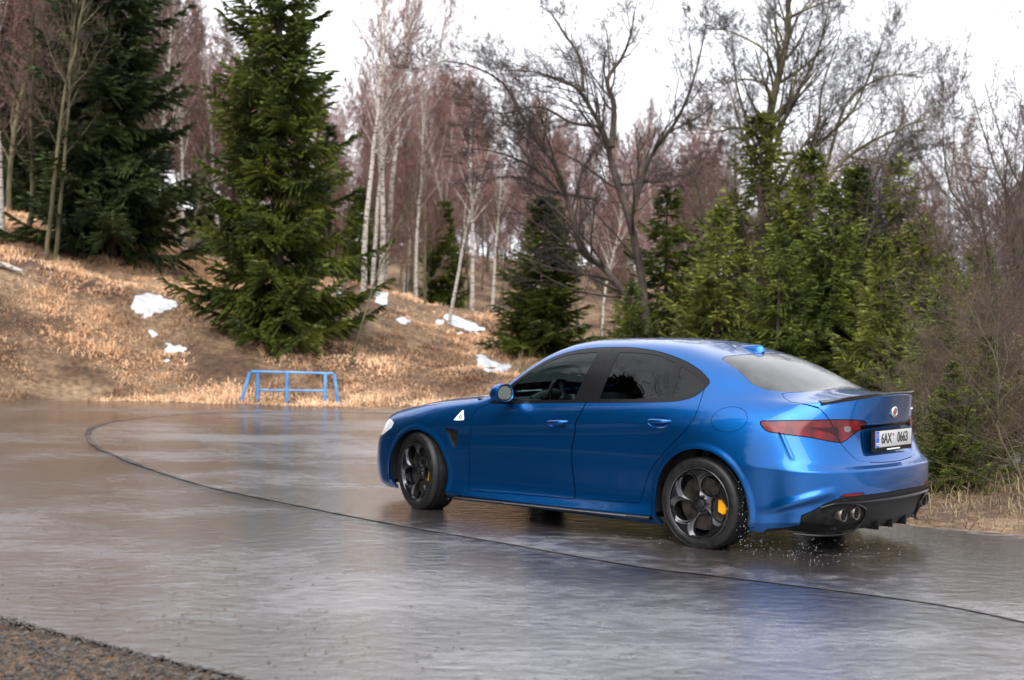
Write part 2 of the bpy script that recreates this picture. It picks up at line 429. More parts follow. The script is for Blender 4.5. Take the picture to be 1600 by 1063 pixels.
# ---------------------------------------------------------------- car materials
def paint_mat():
    m = mat('blue_metallic_paint', (0.0, 0.088, 0.315), rough=0.24, metal=0.90, coat=1.0)
    N, L, b = nodes(m)
    b.inputs['Coat Roughness'].default_value = 0.04; b.inputs['Coat IOR'].default_value = 1.36
    t = N.new("ShaderNodeTexCoord"); v = N.new("ShaderNodeTexVoronoi"); v.inputs['Scale'].default_value = 900
    r_ = N.new("ShaderNodeMapRange"); r_.inputs[3].default_value = 0.28; r_.inputs[4].default_value = 0.40
    L.new(t.outputs['Object'], v.inputs['Vector']); L.new(v.outputs['Distance'], r_.inputs[0]); L.new(r_.outputs[0], b.inputs['Roughness'])
    # rain beads and film on the lacquer
    w = N.new("ShaderNodeTexVoronoi"); w.inputs['Scale'].default_value = 95; w.feature = 'SMOOTH_F1'
    q = N.new("ShaderNodeMapRange"); q.inputs[1].default_value = 0.0; q.inputs[2].default_value = 0.22; q.inputs[3].default_value = 1; q.inputs[4].default_value = 0
    n2 = N.new("ShaderNodeTexNoise"); n2.inputs['Scale'].default_value = 9
    mu = N.new("ShaderNodeMath"); mu.operation = 'MULTIPLY'
    bp = N.new("ShaderNodeBump"); bp.inputs['Strength'].default_value = 0.05; bp.inputs['Distance'].default_value = 0.002
    L.new(t.outputs['Object'], w.inputs['Vector']); L.new(w.outputs['Distance'], q.inputs[0]); L.new(t.outputs['Object'], n2.inputs['Vector'])
    L.new(q.outputs[0], mu.inputs[0]); L.new(n2.outputs['Fac'], mu.inputs[1]); L.new(mu.outputs[0], bp.inputs['Height'])
    L.new(bp.outputs[0], b.inputs['Coat Normal'])
    return m
def glass_mat(name, tint, tr, bump=0.0, rough=0.0, haze=0.0):
    """thin automotive glass: fresnel mix of mirror reflection over tinted see-through"""
    m = bpy.data.materials.new(name); m.use_nodes = True; N = m.node_tree.nodes; L = m.node_tree.links; N.clear()
    o = N.new("ShaderNodeOutputMaterial"); mxs = N.new("ShaderNodeMixShader"); g = N.new("ShaderNodeBsdfGlossy"); t = N.new("ShaderNodeBsdfTransparent")
    f = N.new("ShaderNodeFresnel"); f.inputs['IOR'].default_value = 1.40
    g.inputs['Roughness'].default_value = rough; g.inputs['Color'].default_value = (1, 1, 1, 1)
    t.inputs['Color'].default_value = (*[c*tr for c in tint], 1)
    L.new(f.outputs[0], mxs.inputs[0]); L.new(t.outputs[0], mxs.inputs[1]); L.new(g.outputs[0], mxs.inputs[2])
    last = mxs
    if haze > 0:
        df = N.new("ShaderNodeBsdfDiffuse"); df.inputs['Color'].default_value = (.62, .63, .66, 1)
        m2 = N.new("ShaderNodeMixShader"); tc_ = N.new("ShaderNodeTexCoord"); nz_ = N.new("ShaderNodeTexNoise")
        nz_.inputs['Scale'].default_value = 7; nz_.inputs['Detail'].default_value = 6
        mr = N.new("ShaderNodeMapRange"); mr.inputs[1].default_value = .3; mr.inputs[2].default_value = .7
        mr.inputs[3].default_value = haze*.6; mr.inputs[4].default_value = haze*1.2
        L.new(tc_.outputs['Object'], nz_.inputs['Vector']); L.new(nz_.outputs['Fac'], mr.inputs[0]); L.new(mr.outputs[0], m2.inputs[0])
        L.new(mxs.outputs[0], m2.inputs[1]); L.new(df.outputs[0], m2.inputs[2]); last = m2
    if bump:
        tc_ = N.new("ShaderNodeTexCoord"); v = N.new("ShaderNodeTexVoronoi"); v.inputs['Scale'].default_value = 110; v.feature = 'SMOOTH_F1'
        q = N.new("ShaderNodeMapRange"); q.inputs[2].default_value = .3; q.inputs[3].default_value = 1; q.inputs[4].default_value = 0
        bp = N.new("ShaderNodeBump"); bp.inputs['Strength'].default_value = bump; bp.inputs['Distance'].default_value = .003
        L.new(tc_.outputs['Object'], v.inputs['Vector']); L.new(v.outputs['Distance'], q.inputs[0]); L.new(q.outputs[0], bp.inputs['Height'])
        L.new(bp.outputs[0], g.inputs['Normal'])
    L.new(last.outputs[0], o.inputs['Surface']); return m
PAINT = paint_mat()
BLACK_GLOSS = mat('black_gloss_trim', (.006, .006, .007), .16, spec=.22)
SATIN = mat('satin_dark_trim', (.05, .05, .055), .3, metal=.7)
BLACK_PLASTIC = noise_color(mat('black_plastic', (.02, .02, .02), .45, spec=.13), (.005, .005, .006), (.014, .014, .014), 30, rough=(.3, .55))
EXHAUST = mat('exhaust_metal', (.13, .115, .105), .38, metal=1.0)
DARK = mat('dark_cavity', (.006, .006, .006), .9)
CARBON = mat('carbon_fibre', (.010, .010, .011), .30, coat=.3)
GLASS_F = glass_mat('front_door_glass', (.55, .72, .68), .75)
GLASS_T = glass_mat('privacy_glass', (.5, .52, .55), .12)
GLASS_B = glass_mat('wet_rear_glass', (.5, .52, .55), .22, bump=.12, rough=.05, haze=.09)
GLASS_W = glass_mat('windscreen_glass', (.75, .85, .82), .85)
CHROME = mat('chrome', (.75, .76, .78), .12, metal=1.0)
SILVER = mat('silver_strip', (.55, .56, .58), .28, metal=1.0)
RUBBER = noise_color(mat('wet_tyre_rubber', (.016, .016, .017), .5, spec=.28), (.006, .006, .007), (.014, .0135, .0135), 26, rough=(.3, .6))
RIM = mat('dark_alloy', (.055, .055, .06), .22, metal=.9, coat=.35)
DISC = noise_color(mat('brake_disc', (.22, .2, .18), .4, metal=.8), (.035, .03, .026), (.09, .08, .07), 14, rough=(.3, .5))
YELLOW = mat('yellow_caliper', (.82, .36, .005), .35, coat=.5)
RED_LENS = noise_color(mat('red_lamp_lens', (.2, .002, .008), .12, coat=.1, spec=.3), (.035, .0, .002), (.16, .0, .005), 11)
RED_DEEP = mat('red_lamp_inner', (.022, .0, .001), .25, spec=.25)
CLEAR_LENS = mat('clear_lamp_lens', (.13, .10, .10), .15, spec=.4)
HEAD_LENS = mat('headlamp_lens', (.5, .52, .55), .1, coat=1.0)
WHITE = mat('white_enamel', (.8, .8, .8), .35)
PLATE_WHITE = mat('plate_white', (.42, .42, .42), .4)
PLATE_BLUE = mat('plate_blue', (.01, .07, .45), .4)
INK = mat('black_ink', (.01, .01, .01), .5)
GREEN = mat('green_enamel', (.01, .12, .05), .35)
RED_ENAMEL = mat('red_enamel', (.5, .01, .01), .35)
SEAT = mat('black_leather', (.03, .03, .032), .5)
DASH = mat('dash_plastic', (.05, .055, .055), .55)

# ---------------------------------------------------------------- body shell
def theta(A): return np.degrees(np.arctan2(A[:, 1], -(A[:, 0]+.30)))
def bump1(t): t = np.clip(np.abs(t), 0, 1); return (1-t*t)**2
def smooth01(t): t = np.clip(t, 0, 1); return t*t*(3-2*t)

ARCH_F = (2.795, .315, .352); ARCH_R = (-.012, .327, .385)
DLO = crom([(2.035, .925), (1.93, 1.02), (1.881, 1.066), (1.772, 1.169), (1.641, 1.26), (1.508, 1.318), (1.369, 1.355), (1.2, 1.378), (1.0, 1.388), (.833, 1.388), (.603, 1.368), (.366, 1.315), (.18, 1.245), (.075, 1.182)], 5) \
    + crom([(.058, 1.155), (.085, 1.105), (.14, 1.058), (.28, 1.022), (.62, .998), (1.063, .975), (1.453, .952), (1.778, .932), (1.98, .918)], 5)
GL_F = crom([(1.92, .955), (1.80, 1.105), (1.66, 1.22), (1.50, 1.295), (1.36, 1.328), (1.145, 1.347)], 5) + [(1.185, .990), (1.45, .975), (1.7, .962)]
GL_R = crom([(.945, 1.352), (.75, 1.352), (.58, 1.337), (.405, 1.290)], 5) + [(.372, 1.050), (.6, 1.025), (.95, 1.008)][:3]
GL_Q = crom([(.345, 1.268), (.22, 1.218), (.112, 1.160), (.103, 1.128), (.155, 1.085), (.305, 1.053)], 5)
FUEL = [( -.21+.133*math.cos(a), .925+.085*math.sin(a)) for a in np.linspace(0, 2*math.pi, 40)[:-1]]
def yat(keys):
    X = np.array([k[0] for k in keys]); Y = np.array([k[1] for k in keys]); o = np.argsort(X)
    return lambda w: np.interp(w, X[o], Y[o])

def build_shell():
    co, fa = dense_half(4)
    N = vnormals(co, fa)
    x, y, z = co.T; th = theta(co)
    d = np.zeros(len(co))
    # flared ridge of the rear bumper above the exhausts
    zl = np.interp(th, [40, 50, 58, 66, 74, 84], [.475, .455, .42, .375, .33, .31])
    w = smooth01((th-44)/12)*smooth01((81-th)/14)*(x < -.3)
    d += .020*w*bump1((z-zl)/.06)
    d -= .022*w*smooth01((zl+.02-z)/.06)
    # pinched edge running down from the tail light
    sx = np.clip((.849-z)/(.849-.681), 0, 1); d += np.where((x < -.45) & (y > .5), .007*bump1((x-(-.596-.096*sx))/.020)*smooth01((.87-z)/.02)*smooth01((z-.655)/.05), 0)
    # wheel-arch lips
    for xc, zc, r_ in (ARCH_F, ARCH_R):
        q = np.hypot(x-xc, z-zc)-r_
        d += np.where((y > .5) & (z > .2), .007*bump1((q-.005)/.045), 0)
    # plate recess in the boot lid
    pr = sdpoly(co[:, 1:3], [(-.34, .70), (-.36, .90), (.36, .90), (.34, .70)])
    d -= np.where((x < -.8), .016*smooth01((.01-pr)/.03), 0)
    # scooped hollow behind each door handle
    for hx, hz in ((1.30, .817), (.355, .880)):
        q = np.hypot((x-hx)/.085, (z-hz+.012)/.036)
        d -= np.where(y > .5, .016*smooth01((1.15-q)/.5), 0)
    # air outlet behind the front wheel: the skin dips towards the opening from the rear
    q = sdpoly(co[:, [0, 2]], [(2.50, .705), (2.385, .535), (2.20, .56), (2.20, .69)])
    d -= np.where(y > .5, .012*smooth01((.01-q)/.05)*smooth01((x-2.2)/.16), 0)
    co = co+N*d[:, None]
    co[np.abs(co[:, 1]) < 1e-6, 1] = 0
    N = vnormals(co, fa)
    sh = Shell(co, fa, N)
    P2 = lambda A: A[:, [0, 2]]
    side = lambda g, lo=.3: (lambda A: np.where(A[:, 1] > lo, g(A), 1.0))
    # wheel openings
    for xc, zc, r_ in (ARCH_F, ARCH_R):
        sh.cut(side(lambda A: np.hypot(A[:, 0]-xc, (A[:, 2]-zc)*np.where(A[:, 2] < zc, .9, 1))-r_, .4), ['body'], '_arch')
    # glasshouse
    sh.region(side(lambda A: sdpoly(P2(A), DLO), .45), ['body'], 'trim', .003)
    for g, l in ((GL_F, 'glass_f'), (GL_R, 'glass_r'), (GL_Q, 'glass_q')):
        sh.region(side(lambda A: sdpoly(P2(A), g), .45), ['trim'], l, .0)
    # windscreen and rear window, in plan
    ws = crom([(2.235, 0), (2.20, .35), (2.10, .62), (2.045, .73)], 5) + crom([(2.0, .735), (1.78, .655), (1.60, .575), (1.50, .53)], 4) + crom([(1.475, .48), (1.44, .25), (1.43, 0)], 4)
    ws = ws + [(1.43, -.1), (2.235, -.1)]
    sh.region(lambda A: np.where(A[:, 2] > .9, sdpoly(A[:, :2], ws), 1), ['body'], 'windscreen', .003)
    bl = crom([(.065, -.05), (.06, 0), (.075, .27), (.108, .47)], 4) + crom([(.09, .515), (-.10, .575), (-.245, .622), (-.35, .610), (-.43, .565)], 5) + crom([(-.48, .50), (-.565, .28), (-.60, 0), (-.60, -.05)], 4)
    sh.region(lambda A: np.where(A[:, 2] > .9, sdpoly(A[:, :2], bl), 1), ['body'], 'backlight', .003)
    # lamps
    tail = crom([(-.446, .918), (-.60, .935), (-.77, .945)], 4)
    TAIL = crom([(80.5, .921), (76, .930), (66, .938), (48, .946), (36, .944), (29, .936), (25, .918), (27, .895), (35, .84), (40, .803), (43, .793), (50, .808), (58, .829), (70, .848), (77, .864)], 3, True)
    tg = lambda A: np.where(A[:, 0] < -.3, sdpoly(np.c_[theta(A)/100., A[:, 2]], [(a/100., b) for a, b in TAIL]), 1)
    sh.region(tg, ['body'], 'tail', .006)
    HL = [(3.50, .56), (3.30, .585), (3.165, .655), (3.148, .70), (3.20, .722), (3.36, .73), (3.6, .70), (3.6, .6)]
    sh.region(lambda A: np.where((A[:, 1] > .36) & (A[:, 0] > 3), sdpoly(P2(A), HL), 1), ['body'], 'headlamp', .004)
    # boot lid
    Y = yat([(-3, .26), (-1.152, .30), (-1.148, .36), (-1.129, .438), (-1.078, .493), (-1.012, .541), (-.87, .583), (-.818, .603), (-.79, .612), (-.76, .618), (-.72, .638), (-.66, .662), (-.573, .660), (-.50, .625), (-.40, .53), (-.3, .40)])
    def wz(A): return np.where(A[:, 2] < 1.015, -.79-(1.015-A[:, 2]), np.maximum(A[:, 0], -.79))
    def lid(A):
        w_ = wz(A); g = A[:, 1]-Y(w_)
        # the boot-lid front edge follows the rear window
        g = np.maximum(g, (A[:, 0]+.44+.155*(1-np.clip(A[:, 1]/.6, 0, 1)**2)))
        low = .640+.02*(A[:, 1]/.4)**2
        g = np.maximum(g*.85, low-A[:, 2])
        return np.where((A[:, 0] < -.35) & (A[:, 2] > .55), g, 1)
    sh.region(lid, ['body'], 'lid', .005)
    sh.region(lid, ['tail'], 'tail_in', .004)
    sh.cut(lambda A: np.where(A[:, 0] < -.8, np.maximum(np.abs(A[:, 2]-.893+.02*(A[:,1]/.4)**2)-.011, A[:, 1]-.37), 1), ['lid'], 'lid_shade')
    # bonnet
    hd = crom([(2.26, -.1), (2.26, 0), (2.235, .34), (2.15, .62), (2.10, .72)], 4) + crom([(2.2, .765), (2.5, .745), (2.8, .705), (3.05, .655), (3.2, .60)], 4) + crom([(3.33, .50), (3.44, .25), (3.47, 0), (3.47, -.1)], 4)
    sh.region(lambda A: np.where(A[:, 2] > .70, sdpoly(A[:, :2], hd), 1), ['body'], 'bonnet', .005)
    # doors
    dF = crom([(2.060, .905), (2.129, .885), (2.178, .83), (2.197, .72), (2.212, .50), (2.222, .24)], 4) + [(2.215, .218), (1.20, .252)] + crom([(1.133, .256), (1.158, .45), (1.160, .60), (1.146, .71), (1.115, .83), (1.085, .895), (1.062, .96)], 4) + [(1.05, 1.05), (2.0, 1.05)]
    dR = crom([(1.127, .256), (1.152, .45), (1.154, .60), (1.140, .71), (1.109, .83), (1.079, .895), (1.056, .96)], 4) + [(1.04, 1.1), (.3, 1.2)] + crom([(.078, 1.12), (.070, 1.07), (.055, .985), (.070, .91), (.131, .815), (.264, .695), (.39, .56), (.45, .47), (.492, .36), (.512, .30), (.53, .282)], 4)
    sh.region(side(lambda A: sdpoly(P2(A), dF), .5), ['body'], 'door_f', .005)
    sh.region(side(lambda A: sdpoly(P2(A), dR), .5), ['body'], 'door_r', .005)
    sh.seam(side(lambda A: np.where(np.abs(A[:, 2]-1.1) < .4, A[:, 0]-(1.021+(1.38-A[:, 2])*.095), 1), .45), ['trim'], .004)
    sh.region(side(lambda A: sdpoly(P2(A), FUEL), .5), ['body'], 'flap', .003)
    # fender outlet
    sh.region(side(lambda A: sdpoly(P2(A), [(2.495, .700), (2.372, .542), (2.352, .556), (2.348, .665), (2.365, .690), (2.40, .700)]), .5), ['body'], 'outlet', 0)
    # black diffuser and reflector strips
    DIF = [(90, .05), (76, .195), (68, .212), (61, .235), (60.5, .31), (56.5, .338), (51, .392), (46, .425), (42, .436), (31, .440), (0, .446), (-8, .446), (-8, .0), (90, .0)]
    sh.region(lambda A: np.where(A[:, 0] < -.45, sdpoly(np.c_[theta(A)/100., A[:, 2]], [(a/100., b) for a, b in DIF]), 1), ['body'], 'diffuser', .005)
    RF = [(45, .437), (43, .457), (32.5, .462), (30.8, .441)]
    sh.region(lambda A: np.where(A[:, 0] < -.45, sdpoly(np.c_[theta(A)/100., A[:, 2]], [(a/100., b) for a, b in RF]), 1), ['body'], 'reflector', .003)
    # bumpers
    sh.region(lambda A: np.where(A[:, 0] > 3.0, np.maximum(3.02+.0*A[:, 2]-A[:, 0], A[:, 2]-(.60-.0*A[:, 0])), 1), ['body'], 'bumper_f', .004)
    sh.region(lambda A: np.where(A[:, 0] > 3.2, np.hypot(A[:, 1]/.5, (A[:, 2]-.30)/.09)-1, 1), ['bumper_f'], 'intake', 0)
    # painted lower sill below the doors is the side skirt
    sh.region(side(lambda A: np.where((A[:, 0] < 2.46) & (A[:, 0] > .36), A[:, 2]-(.212+.0275*(2.2-A[:, 0])), 1), .5), ['body'], 'sill', 0)
    # the roof skin between the two side seams, rear bumper with the quarter panels below
    return sh
def build_car():
    sh = build_shell()
    car = empty('car')
    tag(car, 'bright metallic blue four door saloon cornering on the wet road', 'car')
    def part(name, labs, m, mirror, parent=car, depth=.012, push=0.0, label=None, solid=None):
        V, F, Nn = sh.extract(labs, mirror, depth, push)
        if not F: print('EMPTY', name, labs); return None
        o = mesh_obj(name, V, F, m, parent, normals=Nn)
        if label: o['label'] = label
        return o
    body = part('body', 'body', PAINT, 'both', depth=.016)
    # dark inner skin closes the panel gaps
    lin = [l for l in set(sh.lab) if l in ('body', 'lid', 'bonnet', 'door_f', 'door_r', 'flap', 'tail', 'tail_in', '_gap', 'diffuser', 'reflector', 'bumper_f', 'intake', 'sill', 'headlamp', 'outlet')]
    part('inner_skin', lin, DARK, 'both', depth=0, push=-.020)
    part('bonnet', 'bonnet', PAINT, 'both')
    lid = part('boot_lid', 'lid', PAINT, 'both')
    part('front_bumper', 'bumper_f', PAINT, 'both')
    part('front_grille', 'intake', BLACK_PLASTIC, 'both', push=-.01)
    part('rear_diffuser', 'diffuser', BLACK_PLASTIC, 'both', depth=.02, push=-.006)
    ws = part('windscreen', 'windscreen', GLASS_W, 'both', depth=.006, push=-.002)
    bl = part('rear_window', 'backlight', GLASS_B, 'both', depth=.006, push=-.002)
    doors = []
    for sd_, mir in ((1, None), (-1, 'right')):
        side_w = 'left' if sd_ > 0 else 'right'
        tr = part('window_trim', 'trim', BLACK_GLOSS, mir, depth=.008, push=-.001)
        part('side_skirt', 'sill', PAINT, mir, depth=.012)
        for l, gn in (('glass_f', 'front_side_glass'), ('glass_r', 'rear_side_glass'), ('glass_q', 'quarter_glass')):
            part(gn, l, GLASS_F if l == 'glass_f' else GLASS_T, mir, depth=.004, push=-.004)
        for l, dn in (('door_f', 'front_door'), ('door_r', 'rear_door')):
            dd = part(dn, l, PAINT, mir)
            # handle: a rounded bar standing off the skin over its hollow
            hx, hz = (1.30, .820) if l == 'door_f' else (.355, .884)
            k = .09 if l == 'door_f' else .036
            h = MB(); y0 = .902 if l == 'door_f' else .903; yy = sd_
            pts = []; rr = []
            for q in np.linspace(-1, 1, 15):
                px_ = hx+.105*(-q)*-1; off = .036*(1-abs(q)**3.0)
                pts.append((px_, yy*(y0-.004+off), hz-k*q*.105-.002*(1-q*q)))
                rr.append(.018*(1-.62*abs(q)**2.4))
            h.tube(pts, rr, 12)
            for v in h.v: v.z = hz+(v.z-hz)*1.0
            h.build('door_handle', PAINT, dd)
        part('fuel_flap', 'flap', PAINT, None) if sd_ > 0 else part('body', 'flap', PAINT, mir)
        part('fender_outlet', 'outlet', BLACK_PLASTIC, mir, depth=0, push=-.012)
        tl = part('tail_light', 'tail', RED_LENS, mir, depth=.02, push=.001)
        part('lamp_on_boot', 'tail_in', RED_LENS, mir, parent=tl, depth=.02, push=.001)
        # dark bars and the clear reversing lamp inside the lens outline
        part('rear_reflector', 'reflector', RED_LENS, mir, depth=.01)
        part('headlight', 'headlamp', HEAD_LENS, mir, depth=.02)
    part('boot_shade_strip', 'lid_shade', BLACK_GLOSS, 'both', parent=lid, depth=.004, push=-.002)  # shadow band under the lid overhang, put in as a black strip
    from mathutils.bvhtree import BVHTree
    V, F, Nn = sh.extract([l for l in set(sh.lab) if l != '_arch'], 'both', depth=0)
    bvh = BVHTree.FromPolygons([Vector(v) for v in V], F)
    def hit(p, d):
        h = bvh.ray_cast(Vector(p), Vector(d).normalized()); return h[0], h[1]
    def on_rear(y, z): return hit((-3, y, z), (1, 0, 0))
    def on_side(x, z, s_=1): return hit((x, 3*s_, z), (0, -s_, 0))
    # ---- tail lamp details: dark bar and clear reversing lens, drawn on the lamp surface
    def decal(name, poly, m, parent, where='rear', off=.003, th=.003, n=3):
        """thin plate following the skin; poly in (y, z) seen from the rear or (x, z) from the side"""
        pts = crom(poly, n, True) if n > 1 else poly
        bm = bmesh.new(); vs = [bm.verts.new((p[0], p[1], 0)) for p in pts]; f = bm.faces.new(vs)
        bmesh.ops.triangulate(bm, faces=[f])
        for _ in range(2): bmesh.ops.subdivide_edges(bm, edges=[e for e in bm.edges if e.calc_length() > .02], cuts=1, use_grid_fill=False); bmesh.ops.triangulate(bm, faces=bm.faces[:])
        for v in bm.verts:
            h, nn = on_rear(v.co.x, v.co.y) if where == 'rear' else on_side(v.co.x, v.co.y, 1 if where == 'side' else -1)
            if h is not None:
                if nn.dot(Vector((-1, 0, 0)) if where == 'rear' else Vector((0, 1 if where == 'side' else -1, 0))) < 0: nn = -nn
                v.co = h+nn*off
        r_ = bmesh.ops.extrude_face_region(bm, geom=bm.faces[:])
        for v in [g for g in r_['geom'] if isinstance(g, bmesh.types.BMVert)]: v.co = v.co+(Vector((th, 0, 0)) if where == 'rear' else Vector((0, -th if where == 'side' else th, 0)))
        bmesh.ops.recalc_face_normals(bm, faces=bm.faces[:])
        me = bpy.data.meshes.new(name); bm.to_mesh(me); bm.free(); me.materials.append(m)
        o = bpy.data.objects.new(name, me); COL.objects.link(o); o.parent = parent; return o
    tls = [o for o in car.children if o.name.startswith('tail_light')]
    for s_, tl in zip((1, -1), tls):
        decal('reversing_lens', [(s_*.500, .897), (s_*.455, .897), (s_*.452, .868), (s_*.492, .862)], CLEAR_LENS, tl, n=2, off=.0025)
        decal('dark_bar', [(s_*.70, .893), (s_*.60, .893), (s_*.545, .898), (s_*.548, .835), (s_*.60, .858)], RED_DEEP, tl, n=2, off=.0025)
    # ---- number plate
    pz, px_ = .800, -.998
    pl = empty('number_plate', (px_, 0, pz), parent=car)
    m = MB(); m.box((.012, 0, -.008), (.028, .555, .150), bev=.006); m.build('plate_holder', BLACK_PLASTIC, pl)
    m = MB(); m.box((-.004, -.0, .004), (.004, .52, .112), bev=.0015); m.build('plate', PLATE_WHITE, pl)
    m = MB(); m.box((-.0065, .238, .004), (.0015, .042, .110)); m.build('blue_band', PLATE_BLUE, pl)
    for yy in (.252, -.247):
        m = MB(); m.lathe([(0, -.001), (.006, -.001), (.006, .004)], (-.006, yy, -.050), axis='x', n=12); m.build('screw', CHROME, pl)
    def text(name, body, loc, size, m_, parent, rot, sx=1.0, ext=.0012, align='CENTER', spacing=1.0):
        cu = bpy.data.curves.new(name, 'FONT'); cu.body = body; cu.size = size; cu.extrude = ext; cu.align_x = align; cu.align_y = 'CENTER'
        cu.space_character = spacing; cu.offset = size*.016
        o = bpy.data.objects.new(name+'_tmp', cu); COL.objects.link(o)
        me = bpy.data.meshes.new_from_object(o.evaluated_get(bpy.context.evaluated_depsgraph_get())); bpy.data.objects.remove(o)
        me.materials.clear(); me.materials.append(m_); me.name = name
        Mx = Matrix.Translation(loc) @ rot.to_4x4() @ Matrix.Diagonal((sx, 1, 1, 1)); me.transform(Mx)
        o = bpy.data.objects.new(name, me); COL.objects.link(o); o.parent = parent; return o
    rearR = Matrix(((0, 0, -1), (-1, 0, 0), (0, 1, 0)))      # text x -> -y, text y -> z, facing -x
    text('plate_letters', '6AX', (-.007, .112, .004), .098, INK, pl, rearR, sx=.80)
    text('plate_letters', '0663', (-.007, -.125, .004), .098, INK, pl, rearR, sx=.80)
    text('plate_letters', 'CZ', (-.0078, .238, -.030), .026, WHITE, pl, rearR, sx=.9)
    m = MB(); m.lathe([(0, 0), (.011, 0), (.011, .001)], (-.0075, .012, .030), axis='x', n=14); m.build('round_sticker', RED_ENAMEL, pl)
    m = MB()
    for k in range(10):
        an = 2*math.pi*k/10; m.box((-.0078, .238+.013*math.cos(an), .028+.013*math.sin(an)), (.0008, .0032, .0032))
    m.build('star_ring', mat('plate_yellow', (.8, .6, .02), .4), pl, smooth=False)
    m = MB(); m.box((-.0028, 0, -.070), (.001, .19, .009)); m.build('holder_lettering', WHITE, pl)
    # ---- round boot emblem
    h, nn = on_rear(0, .985); em = empty('boot_emblem', tuple(h), parent=lid)
    m = MB(); m.lathe([(.030, -.012), (.036, -.011), (.040, -.006), (.040, .004)], axis='x', n=32); m.lathe([(.030, -.012), (.030, -.007)], axis='x', n=32); m.build('ring', CHROME, em)
    m = MB(); m.lathe([(0, -.009), (.030, -.008)], axis='x', n=32); m.build('disc', mat('emblem_grey', (.35, .32, .33), .3, metal=.6), em)
    m = MB(); m.box((-.0098, .011, 0), (.001, .006, .034)); m.box((-.0098, .011, .003), (.001, .018, .006)); m.build('cross', RED_ENAMEL, em, smooth=False)
    m = MB(); m.tube([(-.0105, -.006, -.022), (-.0105, -.015, -.010), (-.0105, -.006, 0), (-.0105, -.015, .010), (-.0105, -.007, .022)], [.002, .003, .003, .003, .002], 6); m.build('serpent', GREEN, em)
    # ---- chrome lettering at the right of the boot lid
    yy = -.375
    for ch in 'GIULIA':
        h, nn = on_rear(yy, .985)
        if h is None: continue
        nn = nn if nn.x < 0 else -nn
        zc_ = nn.normalized(); xc_ = Vector((0, 0, 1)).cross(zc_).normalized(); yc_ = zc_.cross(xc_)
        text('boot_lettering', ch, h+nn*.002, .036, CHROME, lid, Matrix((xc_, yc_, zc_)).transposed(), ext=.002)
        yy -= .016 if ch == 'I' else .026
    # ---- boot spoiler lip
    edge = [(-.775, .610), (-.860, .520), (-.945, .375), (-1.000, .20), (-1.018, 0)]
    edge = crom(edge+[(x_, -y_) for x_, y_ in edge[-2::-1]], 10); vs = []; fs = []
    E_ = []
    for i, (x_, y_) in enumerate(edge):
        p0, p1 = edge[max(i-1, 0)], edge[min(i+1, len(edge)-1)]; t_ = Vector((p1[0]-p0[0], p1[1]-p0[1], 0)).normalized(); nb_ = Vector((t_.y, -t_.x, 0))
        if nb_.x > 0: nb_ = -nb_
        q = Vector((x_, y_, 0)); h0, _ = hit(q-nb_*.03+Vector((0, 0, 2)), (0, 0, -1)); h1, _ = hit(q-nb_*.10+Vector((0, 0, 2)), (0, 0, -1)); E_.append((q, nb_, h0.z, h1.z))
    zs = np.array([e[2] for e in E_]); zs = np.convolve(np.r_[[zs[0]]*3, zs, [zs[-1]]*3], np.ones(7)/7, 'valid')
    for (q, nb_, _z, z1), z0 in zip(E_, zs):
        a_ = abs(q.y)
        rise = .004+.017*smooth01((.61-a_)/.16)*(1-.55*smooth01((.27-a_)/.07)); ov = .010+.012*smooth01((.61-a_)/.12)
        L0 = q-nb_*.095; L1 = q-nb_*.03; L2 = q+nb_*ov
        vs += [L0+Vector((0, 0, z1-.003)), L1+Vector((0, 0, z0+rise*.35+.004)), L2+Vector((0, 0, z0+rise)), L2+nb_*.002+Vector((0, 0, z0+rise-.005)), q+nb_*.006+Vector((0, 0, z0-.012)), q-nb_*.02+Vector((0, 0, z0-.02))]
    for i in range(len(edge)-1):
        for k in range(5): fs.append([i*6+k, (i+1)*6+k, (i+1)*6+k+1, i*6+k+1])
    m = MB(); m.add(vs, fs); sp = m.build('boot_spoiler', CARBON, car)
    # ---- shark-fin aerial
    vs = []; fs = []; n_ = 15
    for i, t in enumerate(np.linspace(0, 1, n_)):
        x_ = .275-.20*t; hgt = .066*(t**.7)*math.sqrt(max(0, 1-max(0, (t-.72)/.28)**2.6)*.9+.1); wd_ = .038*math.sin(math.pi*min(t*.72+.06, .85))
        h, _ = hit((x_, 0, 3), (0, 0, -1)); z0 = h.z-.006
        for k in range(9):
            a_ = math.pi*k/8; vs.append((x_-.02*(math.sin(a_)**2)*t, wd_*math.cos(a_)*(1-.45*math.sin(a_)), z0+hgt*math.sin(a_)**.7+.0))
    for i in range(n_-1):
        for k in range(8): fs.append([i*9+k, (i+1)*9+k, (i+1)*9+k+1, i*9+k+1])
    fs.append([(n_-1)*9+k for k in range(9)])
    m = MB(); m.add(vs, fs); m.build('roof_aerial', PAINT, car)
    # ---- white triangle badge with a green four-leaf clover on each front wing
    for s_, wh in ((1, 'side'), (-1, 'side2')):
        tri = [(2.383, .770), (2.376, .782), (2.322, .842), (2.306, .852), (2.300, .842), (2.276, .790), (2.276, .778), (2.284, .775), (2.33, .770)]
        bd = decal('wing_badge', tri, WHITE, car, wh, off=.003, n=2)
        for cx_, cz_ in ((2.316, .812), (2.316, .788), (2.302, .800), (2.330, .800)):
            decal('clover_leaf', [(cx_+.0075*math.cos(a_), cz_+.0075*math.sin(a_)) for a_ in np.linspace(0, 2*math.pi, 9)[:-1]], GREEN, bd, wh, off=.0045, n=1)
